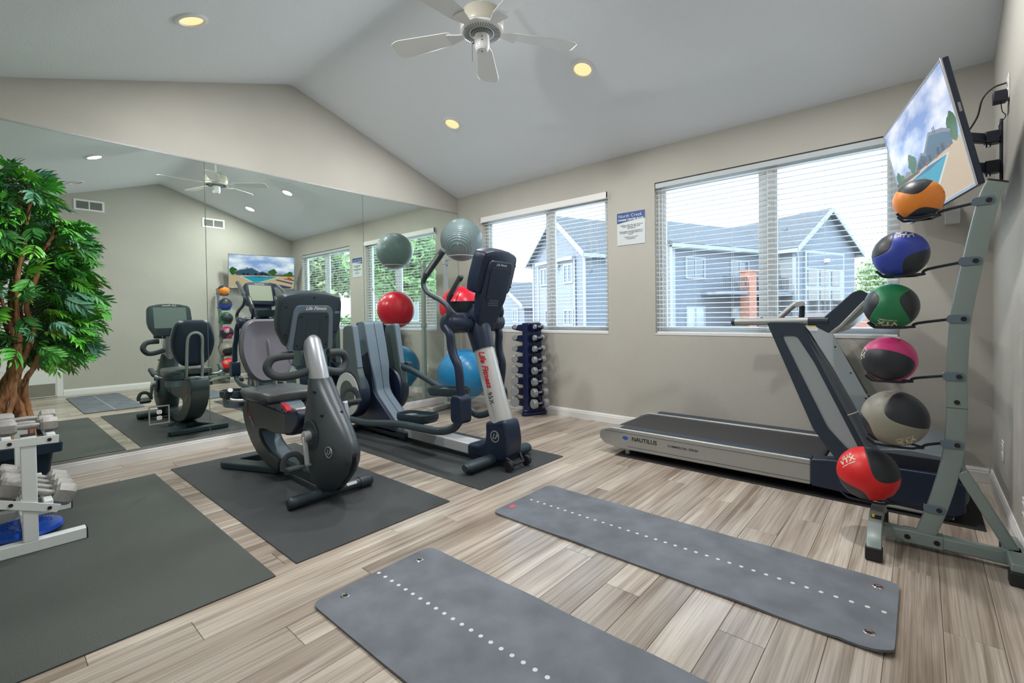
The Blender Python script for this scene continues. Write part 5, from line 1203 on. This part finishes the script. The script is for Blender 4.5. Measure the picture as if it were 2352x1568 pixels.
ORI = {'orange': ((1, 0, .20), (.0, -1, -.22)), 'blue': ((.60, -.1, .80), (-.12, -1, -.10)), 'green': ((.05, .3, 1), (-.02, -1, .30)), 'pink': ((.05, -.30, .95), (.95, -.05, -.2)), 'grey': ((.45, -.30, -.80), (-.52, -.84, .10)), 'red': ((-.75, -.25, .60), (.15, -.95, -.25))}
BY = -1.390
ballnum = {'red': ('15', (-.62, -.62, .55), (.75, -.2, .65)), 'blue': ('6', (.18, -.50, .86), (-1, .1, .1)), 'green': ('8', (-.1, -.62, -.74), (-1, 0, .1)), 'grey': ('10', (.35, -.65, -.66), (-1, .1, -.2)), 'pink': ('4', (-.90, -.25, .30), (0, 1, .2)), 'orange': ('2', (-.6, .75, -.2), (.7, .6, .2))}
for i, (nm, (bx, bz), R, col, az, px) in enumerate(MB_):
    # cradle: clamp, rod and a two-pronged fork with upturned tips
    zc = bz-math.sqrt((R+.0055)**2-.052**2)
    ck = part(t, 'ball_cradle', MB().tube(cr([(px-.03, RY, az), (bx+R*.9, RY, (az+zc)/2), (bx+R*.75, RY, zc+.003)], 4), .0065, 8), mBlackP)
    for s_ in (-1, 1):
        p = [(bx+R*.80, RY+s_*.004, zc+.003), (bx+R*.62, BY+s_*.028, zc+.002), (bx+R*.42, BY+s_*.050, zc), (bx-R*.45, BY+s_*.052, zc), (bx-R*.62, BY+s_*.053, zc+.006), (bx-R*.80, BY+s_*.055, zc+.026)]
        part(ck, 'prong', MB().tube(cr(p, 4), .0058, 8), mBlackP)
    part(ck, 'clamp_tab', MB().prism(rpoly([(px-.048, az-.019), (px+.028, az-.019), (px+.028, az+.019), (px-.048, az+.019)], .016, 4), 'y', RY-.0285, RY-.0235), mSlate, bev=.002)
    part(ck, 'bolt', MB().cyl((px+.008, RY-.0285, az), (px+.008, RY-.032, az), .0105, 14), mScrew)
    part(ck, 'wire_eye', MB().tube([(px-.045, RY-.012*math.cos(a), az+.012*math.sin(a)) for a in [2*PI*k/10 for k in range(10)]], .0028, 6, False, True), mChrome)
    lab = {'orange': 'orange and black medicine ball at the top of the rack, in front of the television', 'blue': 'blue and black medicine ball, second from the top of the rack', 'green': 'green and black medicine ball, third from the top of the rack',
           'pink': 'pink and black medicine ball in the middle of the rack', 'grey': 'large grey and black medicine ball, second from the bottom of the rack', 'red': 'large red and black medicine ball at the bottom of the rack'}[nm]
    b_ = thing('medicine_ball', lab, 'medicine ball', (bx, BY, bz), 'medicine balls on the rack')
    sphere = MB().sphere((0, 0, 0), R, 40, 24); body = part(b_, 'ball_body', sphere, ball_mat(nm+' ball rubber', col), local=True)
    X, Zd = ORI[nm]; X = Vector(X).normalized(); Zd = Vector(Zd); Y = Zd.cross(X).normalized(); Zd = X.cross(Y)
    body.rotation_euler = Matrix((X, Y, Zd)).transposed().to_euler()
    num, n0, r0 = ballnum[nm]; n0 = Vector(n0).normalized(); r0 = Vector(r0); r0 = (r0-n0*r0.dot(n0)).normalized(); u0 = n0.cross(r0)
    for s_, sz, dy in ((num+' LB', .026, .028), ('VTX', .042, 0), ('BY TROY BARBELL', .009, -.024)):
        mb = text_mb(s_, sz, Matrix.Identity(4), .0002, offset=.0012 if sz > .03 else .0004)
        mb.v = [(n0+r0*(p.x/R)+u0*((p.y+dy)/R)).normalized()*(R+.0006+p.z) for p in mb.v]
        part(b_, 'ball_print', mb, M('cream print', (.70, .66, .50), .5), smooth=False, local=True)
    vd = (Zd*.3+X*.9+Y*.05).normalized(); part(b_, 'valve', MB().cyl(vd*(R-.001), vd*(R+.0008), .0035, 8), mDarkHole, local=True)

# ------------------------------------------------------------------ dumbbell tower by the window
TCN = Vector((1.375, -.150, 0))
def dirn(a): return Vector((math.cos(math.radians(a)), math.sin(math.radians(a)), 0))
mTow = M('dark blue gloss plastic', (.008, .014, .060), .22)
t = thing('dumbbell_tower', 'dark blue three sided tower rack of small grey dumbbells under the window', 'dumbbell rack', TCN)
def tri(r, rr, ph=-80): return rpoly([(TCN.x+r*dirn(ph+120*k).x, TCN.y+r*dirn(ph+120*k).y) for k in range(3)], rr, 8)
part(t, 'base', MB().prism(tri(.225, .10), 'z', .0005, .042), mTow, bev=.012, seg=3)
part(t, 'base_tier', MB().prism(tri(.205, .09), 'z', .042, .07), mTow, bev=.01)
rings = []
for z in (.06, 1.045): rings.append([(x, y, z) for x, y in tri(.150, .055)])
part(t, 'column', MB().loft(rings), mTow)
part(t, 'top_cap', MB().prism(tri(.135, .06), 'z', 1.045, 1.066), mLSilver, bev=.004)
part(t, 'front_pillar', MB().cyl(TCN+dirn(-80)*.105+V(0, 0, .06), TCN+dirn(-80)*.105+V(0, 0, 1.05), .042, 24), mTow)
ZS = [.150+.1225*k for k in range(8)]
ordn = ['lowest', 'second lowest', 'third lowest', 'fourth lowest', 'fifth lowest', 'sixth lowest', 'second highest', 'highest']
def dumbbell(label, c, axis, L, R, hexa, group, mat=mIron, hr=.0125, name='dumbbell', sides=10, head=None, num=None):
    c = Vector(c); a = Vector(axis).normalized(); t_ = thing(name, label, 'dumbbell', c, group)
    hl = head or L*.29
    part(t_, 'handle', MB().tube([c-a*(L/2-hl), c-a*(L/4-hl/2), c, c+a*(L/4-hl/2), c+a*(L/2-hl)], [hr*.9, hr*1.05, hr*1.18, hr*1.05, hr*.9], 12), mat)
    for s_ in (-1, 1):
        n = 6 if hexa else sides
        x = a.orthogonal().normalized() if abs(a.z) > .9 else a.cross(Vector((0, 0, 1))).normalized(); y = x.cross(a)
        off = PI/6 if hexa else PI/n
        prof = [(.72, L/2-hl), (.97, L/2-hl*.86), (1.0, L/2-hl*.7), (1.0, L/2-hl*.16), (.90, L/2)]
        rings = [[c+a*s_*z+(x*math.cos(2*PI*i/n+off)+y*math.sin(2*PI*i/n+off))*R*f for i in range(n)] for f, z in prof]
        h_ = part(t_, 'head', MB().loft(rings), mat, ang=20)
        if num:
            T = frame(c+a*s_*(L/2+.0002), (x if s_ < 0 else -x) if False else x*(1 if s_ > 0 else -1), y)
            part(h_, 'weight_number', text_mb(num, R*.75, frame(c+a*s_*(L/2+.0003), x*s_*-1, y), .0008), mat, smooth=False)
    return t_
for face, na in (('right', -20), ('left', 220)):
    n = dirn(na); ax = dirn(na+90) if face == 'right' else dirn(na-90)   # axis points away from the camera
    for k, z in enumerate(ZS):
        f = (7-k)/7; R = .026+.029*f; L = .125+.075*f
        c = TCN+n*(.178+.01*f)+Vector((0, 0, z))
        mb = MB()
        for s_ in (-1, 1):
            o_ = TCN+ax*s_*.030; R_ = Matrix((n, ax, Vector((0, 0, 1)))).transposed().to_4x4(); R_.translation = o_
            mb.prism([(.05, z-.07), (.10, z-.055), (.20, z-.030), (.212, z-.005), (.205, z+.012), (.198, z-.012), (.178+.01*f, z-.016), (.155, z-.008), (.145, z+.02), (.05, z+.03)], 'y', -.006, .006, R_)
        part(t, 'saddle', mb, mTow)
        dumbbell('small grey %sdumbbell, %s on the %s side of the blue tower' % ('hexagonal ' if k == 2 else '', ordn[k], face), c, ax, L, R, k == 2, 'small dumbbells on the tower rack', M('grey painted dumbbell', (.30, .315, .33), .42, .3, bump=.2, bscale=90), .0105, num=str(3+2*(7-k)) if False else None)

# ------------------------------------------------------------------ stability ball stand and balls
t = thing('ball_stand', 'pale grey post stand carrying three stability balls in the window corner', 'ball stand', (.233, -.427, 0))
mPost = M('pale grey painted steel', (.42, .46, .45), .4, .15)
pst = part(t, 'post', MB().box(.209, .257, -.451, -.403, .03, 1.86), mPost, bev=.005)
for z in (.30, .55, .95, 1.02, 1.78, 1.83): part(pst, 'bolt', MB().cyl((.257, -.427, z), (.260, -.427, z), .008, 10), mScrew)
part(pst, 'warning_sticker', MB().box(.2575, .2585, -.448, -.430, .62, .70), mWhiteInk, smooth=False)
part(t, 'base_bar', MB().bar((.20, -.43, .035), (.72, -.56, .035), .05, .05), mPost, bev=.005)
part(t, 'cross_foot', MB().bar((.40, -.84, .030), (.27, -.12, .030), .05, .05), mPost, bev=.005)
for p in ((.40, -.84), (.27, -.12)): part(t, 'foot_cap', MB().box(p[0]-.03, p[0]+.03, p[1]-.02, p[1]+.02, .0005, .058), mLSilver, bev=.004)
SB = [('grey', (.678, -.560, 2.037), .249, (.155, .215, .225), 1, .16), ('red', (.655, -.566, 1.240), .252, (.62, .012, .035), 0, .16), ('blue', (.668, -.556, .443), .307, (.015, .20, .42), 0, .19)]
for nm, c, R, col, axn, rr in SB:
    c = Vector(c); zr = c.z-math.sqrt((R+.004)**2-rr**2)
    ring_ = [(c.x+rr*math.cos(2*PI*i/36), c.y+rr*math.sin(2*PI*i/36), zr) for i in range(36)]
    rg = part(t, 'ball_ring', MB().tube(ring_, .0055, 8, False, True), mLSilver)
    d = Vector((.233-c.x, -.427-c.y, 0)).normalized(); q = Vector((-d.y, d.x, 0))
    for s_ in (-1, 1):
        a_ = c+d*rr*.96+q*s_*rr*.28; b_ = Vector((.245, -.427, 0))+q*s_*.020
        part(rg, 'ring_arm', MB().tube([(a_.x, a_.y, zr), (b_.x, b_.y, zr-.004)], .0045, 8), mLSilver)
    part(rg, 'arm_clamp', MB().box(.203, .263, -.457, -.397, zr-.045, zr+.012), mPost, bev=.004)
    lab = {'grey': 'grey ribbed stability ball on top of the stand', 'red': 'red stability ball in the middle of the stand', 'blue': 'large blue stability ball at the bottom of the stand'}[nm]
    b_ = thing('stability_ball', lab, 'stability ball', c, 'stability balls on the stand')
    body = part(b_, 'ball_body', MB().sphere((0, 0, 0), R, 56, 36), rib_mat(nm+' stability ball vinyl', col, 2, 58 if nm == 'grey' else 34, strength={'grey': .8, 'red': .12, 'blue': .25}[nm]), local=True)
    body.rotation_euler = Vector((.4, -.55, -.55) if nm == 'grey' else (.8, -.3, .2)).to_track_quat('Z', 'Y').to_euler()
    n0 = Vector((.15, -.55, .78) if nm == 'grey' else (-.35, -.92, .12)).normalized()
    if nm != 'red':
        r0 = n0.cross(Vector((0, 0, 1))).normalized(); r0 = -r0; u0 = n0.cross(r0)
        lg = MB(); k = .018
        pq = [(-k, -k), (k, -k), (k, k), (-k, k)]
        lg.add([(n0+r0*a/R+u0*b/R).normalized()*(R+.0008) for a, b in pq], [(0, 1, 2, 3)]); l_ = part(b_, 'logo_patch', lg, mBlackInk if nm == 'blue' else mWhiteInk, smooth=False, local=True)
        lg = MB()
        for a0, a1, b0, b1 in ((-.011, -.006, -.012, .012), (.006, .011, -.012, .012), (-.006, .006, -.003, .003)):
            lg.add([(n0+r0*a/R+u0*b/R).normalized()*(R+.0014) for a, b in ((a0, b0), (a1, b0), (a1, b1), (a0, b1))], [(0, 1, 2, 3)])
        part(l_, 'logo_mark', lg, mWhiteInk if nm == 'blue' else mBlackInk, smooth=False, local=True)
    v0 = Vector((.55, -.75, -.35)).normalized(); part(b_, 'valve', MB().cyl(v0*(R-.001), v0*(R+.002), .006, 10), mWhiteInk, local=True)

# ------------------------------------------------------------------ white dumbbell rack
YU = -4.195
t = thing('dumbbell_rack', 'low white steel rack of hexagonal dumbbells at the left photo edge', 'dumbbell rack', (1.16, YU, .006))
for x in (1.46, .86):
    e_ = part(t, 'foot_bar', MB().box(x-.028, x+.028, -4.40, -3.992, .0065, .062), mWhiteSt, bev=.003)
    for y in (-4.402, -3.992): part(e_, 'end_cap', MB().box(x-.029, x+.029, y-.002, y+.004, .0065, .063), mBlackR, bev=.0015)
    u_ = part(t, 'upright', MB().box(x-.028, x+.028, YU-.027, YU+.027, .062, .578), mWhiteSt, bev=.003)
    part(u_, 'top_cap', MB().box(x-.027, x+.027, YU-.026, YU+.026, .578, .583), mBlackR, bev=.002)
    xo = x+.0285 if x > 1 else x-.0285; s_ = 1 if x > 1 else -1
    for (ya, za, yb, zb) in ((-4.315, .556, -4.088, .548), (-4.315, .283, -4.095, .196)):
        pl = part(t, 'tier_plate', MB().bar((xo+s_*.003, ya, za), (xo+s_*.003, yb, zb), .006, .040), mWhiteSt, bev=.0015)
        for f in (.25, .85):
            c = Vector((xo+s_*.006, ya, za)).lerp(Vector((xo+s_*.006, yb, zb)), f); part(pl, 'bolt', MB().cyl(c, c+V(s_*.004, 0, 0), .0085, 12), mScrew)
for y, z in ((-4.115, .560), (-4.268, .566), (-4.130, .228), (-4.212, .261)):
    part(t, 'shelf_rail', MB().box(.835, 1.487, y-.016, y+.016, z-.016, z+.016), mWhiteSt, bev=.003)
part(t, 'cross_bar', MB().box(.888, 1.432, YU-.022, YU+.022, .064, .10), mWhiteSt, bev=.003)
od = ['nearest', 'second nearest', 'third nearest', 'farthest']
for k, (x, R, L, dy) in enumerate(((1.405, .036, .205, 0), (1.315, .036, .200, -.005), (1.185, .042, .215, .004))):
    dumbbell('worn grey hex dumbbell on the white rack top tier, %s to the camera' % (['nearest', 'second nearest', 'farthest'][k]), (x, -4.188+dy, .583+R*.866), (0, 1, -.02), L, R, True, 'hexagonal dumbbells on the white rack', mIron, .0145, 'hex_dumbbell', head=.062)
sa = Vector((0, .15, -.061)).normalized(); up_n = Vector((0, .061, .15)).normalized()
for k, (x, R, L) in enumerate(((1.385, .056, .285), (1.268, .055, .285), (1.150, .053, .28), (1.035, .052, .28))):
    c = Vector((x, -4.165, .275))
    dumbbell('large grey hex dumbbell on the white rack lower tier, %s to the camera' % od[k], c, sa, L, R, True, 'hexagonal dumbbells on the white rack', mIron, .0155, 'hex_dumbbell', head=.078)
mDisc = M('blue balance disc vinyl', (.010, .095, .60), .25)
t = thing('balance_disc', 'blue inflated balance disc lying under the white dumbbell rack', 'balance disc', (1.17, -4.215, .006))
part(t, 'disc_body', MB().lathe([(.001, .012), (.03, .0115), (.11, .012), (.150, .018), (.165, .034), (.158, .050), (.13, .060), (.09, .064), (.045, .062), (.028, .058), (.001, .057)], (1.17, -4.215, -.0035), n=48), mDisc)
mb = MB(); g = random.Random(5)
for ring_r, nn in ((.055, 16), (.07, 22), (.085, 26), (.10, 30), (.115, 36)):
    for i in range(nn):
        a = 2*PI*i/nn+ring_r*40; mb.sphere((1.17+ring_r*math.cos(a), -4.215+ring_r*math.sin(a), .0605-max(0, ring_r-.09)*.06), .0024, 6, 4)
part(t, 'massage_bumps', mb, mDisc, kind='stuff')

# ------------------------------------------------------------------ potted artificial tree
TC = Vector((.335, -4.185, 0))
t = thing('tree_planter', 'dark navy square planter standing against the mirror behind the white rack', 'planter', TC)
mPot = M('navy planter plastic', (.010, .026, .050), .42, bump=.1, bscale=300)
def sq(h, z, r=.03): return [(TC.x+x, TC.y+y, z) for x, y in rpoly(rect(2*h, 2*h), r, 4)]
part(t, 'planter_body', MB().loft([sq(.118, .001), sq(.155, .300), sq(.158, .305), sq(.145, .305), sq(.14, .29)]), mPot)
part(t, 'planter_rim', MB().loft([sq(.157, .285), sq(.193, .288), sq(.196, .345), sq(.188, .350), sq(.166, .348), sq(.158, .285)]), mPot)
part(t, 'moss', MB().loft([sq(.135, .25), sq(.152, .315), sq(.08, .335), sq(.01, .345)]), M('dry moss', (.16, .14, .08), .95, bump=1, bscale=60))
t = thing('potted_tree', 'leafy artificial tree with twisted brown trunks in front of the mirror', 'tree', TC+Vector((0, 0, .33)))
def bark():
    m, n_, b = new_mat('reddish bark'); L = n_.links.new
    co = n_.nodes.new('ShaderNodeTexCoord'); mp = n_.nodes.new('ShaderNodeMapping'); mp.inputs['Scale'].default_value = (30, 30, 7)
    n = n_.nodes.new('ShaderNodeTexNoise'); n.inputs['Scale'].default_value = 1; n.inputs['Detail'].default_value = 6; n.inputs['Distortion'].default_value = 1.2
    r = n_.nodes.new('ShaderNodeValToRGB'); r.color_ramp.elements[0].position = .34; r.color_ramp.elements[0].color = (.13, .06, .03, 1); r.color_ramp.elements[1].position = .66; r.color_ramp.elements[1].color = (.60, .36, .20, 1)
    e = r.color_ramp.elements.new(.5); e.color = (.50, .23, .10, 1)
    L(co.outputs['Object'], mp.inputs[0]); L(mp.outputs[0], n.inputs['Vector']); L(n.outputs['Fac'], r.inputs[0]); L(r.outputs[0], b.inputs['Base Color'])
    bp = n_.nodes.new('ShaderNodeBump'); bp.inputs['Strength'].default_value = .8; bp.inputs['Distance'].default_value = .006; L(n.outputs['Fac'], bp.inputs['Height']); L(bp.outputs[0], b.inputs['Normal'])
    b.inputs['Roughness'].default_value = .65; return m
mBark = bark()
TR = [([(.36, -4.160, .31), (.37, -4.168, .51), (.365, -4.178, .60), (.36, -4.202, .68), (.35, -4.192, .76), (.355, -4.186, .83), (.35, -4.166, .875), (.345, -4.138, .93), (.34, -4.11, 1.02), (.35, -4.094, 1.12), (.36, -4.13, 1.20), (.36, -4.118, 1.30), (.37, -4.08, 1.44), (.38, -4.057, 1.55), (.39, -4.034, 1.625), (.40, -4.0, 1.71), (.41, -3.98, 1.80)], .0175),
      ([(.33, -4.115, .31), (.34, -4.130, .51), (.345, -4.142, .60), (.355, -4.152, .695), (.36, -4.140, .77), (.36, -4.105, .835), (.355, -4.085, .90), (.33, -4.05, .97), (.30, -4.00, 1.04), (.28, -3.96, 1.10)], .0165),
      ([(.33, -4.27, .31), (.35, -4.256, .55), (.355, -4.234, .67), (.36, -4.208, .735), (.37, -4.18, .80), (.37, -4.175, .93), (.36, -4.168, 1.05), (.35, -4.178, 1.19), (.35, -4.174, 1.37), (.35, -4.156, 1.50), (.355, -4.132, 1.64), (.36, -4.125, 1.735), (.365, -4.11, 1.855), (.37, -4.096, 1.95)], .0165),
      ([(.38, -4.215, .31), (.385, -4.225, .52), (.37, -4.20, .66), (.36, -4.19, .80), (.37, -4.185, .94), (.39, -4.20, 1.08), (.41, -4.225, 1.19), (.43, -4.25, 1.32), (.44, -4.28, 1.48)], .013)]
for P, r in TR:
    q = cr(P, 4); k = len(q); g = random.Random(int(r*1e4))
    part(t, 'trunk', MB().tube(q, [r*(1.25-.72*i/k)*(1+.12*math.sin(i*1.9)+.10*g.random()) for i in range(k)], 10), mBark)
mLf = [M('leaf deep green', (.05, .235, .048), .42, var=.3, vscale=9), M('leaf mid green', (.09, .41, .05), .42, var=.3, vscale=9), M('leaf bright green', (.16, .58, .05), .42, var=.2, vscale=9), M('leaf blue green', (.085, .26, .16), .45, var=.3, vscale=9), M('leaf yellow green', (.19, .36, .05), .42, var=.2, vscale=9)]
mTwig = M('dark twig', (.035, .030, .015), .7)
def spray(seed, n=10, size=.085, mats=None):
    """one compound leaf: a drooping stalk with lance-shaped leaflets on both sides, folded on the midrib"""
    g = random.Random(seed); mb = MB(); pts = []
    Ls = .145
    for i in range(7):
        s_ = i/6; pts.append(Vector((Ls*s_, 0, .035*math.sin(s_*2.2)-.055*s_*s_)))
    mb.mi = 1; mb.tube(pts, [.0016*(1-.6*i/6) for i in range(7)], 4); mb.mi = 0
    for i in range(n):
        s_ = .22+.78*i/(n-1); k = min(5, int(s_*6)); base = pts[k].lerp(pts[k+1], s_*6-k)
        for sd in ((-1, 1) if i < n-1 else (0,)):
            a = sd*math.radians(38+22*g.random()-12*s_); ln = size*(.75+.45*math.sin(PI*s_))*(.85+.3*g.random()); wd = ln*.125
            d = Vector((math.cos(a), math.sin(a), -.18-.35*g.random())).normalized(); w_ = Vector((-math.sin(a), math.cos(a), 0)); nrm_ = d.cross(w_).normalized()
            p1 = base+d*ln*.33; p2 = base+d*ln*.68-Vector((0, 0, ln*.05)); p3 = base+d*ln-Vector((0, 0, ln*.16))
            e = nrm_*wd*.35
            v = [base, p1+w_*wd+e, p1, p1-w_*wd+e, p2+w_*wd*.8+e, p2, p2-w_*wd*.8+e, p3]
            mb.add(v, [(0, 2, 1), (0, 3, 2), (1, 2, 5, 4), (2, 3, 6, 5), (4, 5, 7), (5, 6, 7)])
    return mb
SPR = []
for k in range(10):
    SPR.append(spray(100+k, 7+k % 2, .072).mesh('leaf_spray', [mLf[(0, 1, 0, 3, 1, 2, 0, 3, 1, 4)[k]], mTwig], None, False))
gR = random.Random(21)
anch = []
for P, r in TR:
    q = cr(P, 5); anch += [p for p in q if p.z > .98]
place = []
CC = Vector((.385, -4.20, 1.45))
tries = 0
while len(place) < 720 and tries < 20000:
    tries += 1
    z = gR.uniform(.86, 2.06); f = (z-.80)/1.3
    rad = .42*math.sin(PI*min(1, max(0, f))**.75)*.55+.22 if f < .9 else .24*(1-(f-.9)*5)+.05
    rad = min(rad, .30 if z > 1.75 else .335)
    a = gR.uniform(0, 2*PI); rr = rad*math.sqrt(gR.uniform(.06, 1))
    o = Vector((CC.x+rr*math.cos(a)*.85, CC.y+rr*math.sin(a), z))
    dr = Vector((math.cos(a)+gR.uniform(-.6, .6), math.sin(a)+gR.uniform(-.6, .6), gR.uniform(-.75, .5))).normalized()
    if o.x < .19: continue
    tip = o+dr*.17
    if z > 1.78 and o.y > -4.06: continue
    if tip.x < .10 or o.x < .22 or tip.z < .80: continue
    # the trunks stay in view: few leaves stand before them
    dv = (o-CAM); dv = dv/dv.x*(.36-CAM.x)+CAM
    if o.x > .40 and -4.26 < dv.y < -4.02 and abs(dv.y-(-4.17+max(0, dv.z-1.2)*.12)) < .10 and gR.random() < .85: continue
    place.append((o, dr, gR.randrange(10), gR.uniform(.7, 1.15), gR.uniform(-1.3, 1.3)))
# a few long shoots that stand out against the mirror
for (y, z, dy, dz) in ((-3.98, 1.78, 1, -.25), (-3.97, 1.62, 1, -.35), (-3.96, 1.47, 1, -.3), (-3.955, 1.20, 1, .05), (-3.98, 1.03, 1, -.1), (-4.10, 1.98, -.2, .6), (-4.08, 1.90, .9, .2), (-4.02, .95, .8, -.4), (-3.97, 1.32, 1, 0), (-4.08, 1.95, .4, .6), (-4.14, 2.0, -.5, .4)):
    for j in range(3): place.append((Vector((.34+.05*j, y-.03*j, z+.02*j)), Vector((gR.uniform(-.1, .35), dy, dz)), gR.randrange(10), 1.05, gR.uniform(-.4, .4)))
def pmat(o, dr, s_, rl):
    return Matrix.Translation(o) @ dr.to_track_quat('X', 'Z').to_matrix().to_4x4() @ Matrix.Rotation(rl, 4, 'X') @ Matrix.Scale(s_, 4)
place.sort(key=lambda q: (q[0]-CAM).length)
org = TC+Vector((0, 0, .33))
for o, dr, k, s_, rl in place[:300]:
    l_ = link('leaf_spray', SPR[k], t); l_.matrix_local = Matrix.Translation(-org) @ pmat(o, dr, s_, rl)
by = {}
for o, dr, k, s_, rl in place[300:]: by.setdefault(k, []).append(pmat(o, dr, s_, rl))
mb = MB(); mats = mLf+[mTwig]; mi_ = {k: (0, 1, 0, 3, 1, 2, 0, 3, 1, 4)[k] for k in range(10)}
for k, L in by.items():
    src = SPR[k]
    for T in L:
        o0 = len(mb.v); mb.v += [T @ v.co for v in src.vertices]
        for p in src.polygons: mb.f.append(tuple(o0+i for i in p.vertices)); mb.m.append(5 if p.material_index else mi_[k])
part(t, 'inner_foliage', mb, mats, smooth=False, kind='stuff')
mb = MB(); gT = random.Random(9)
for o, dr, k, s_, rl in place[::3]:
    a_ = min(anch, key=lambda p: (p-o).length+abs(p.z-(o.z-.08))*.5); mid_ = a_.lerp(o, .5)+Vector((0, 0, .02))
    mb.tube([a_, mid_, o], [.003, .0022, .0016], 4)
part(t, 'twigs', mb, mTwig, kind='stuff')
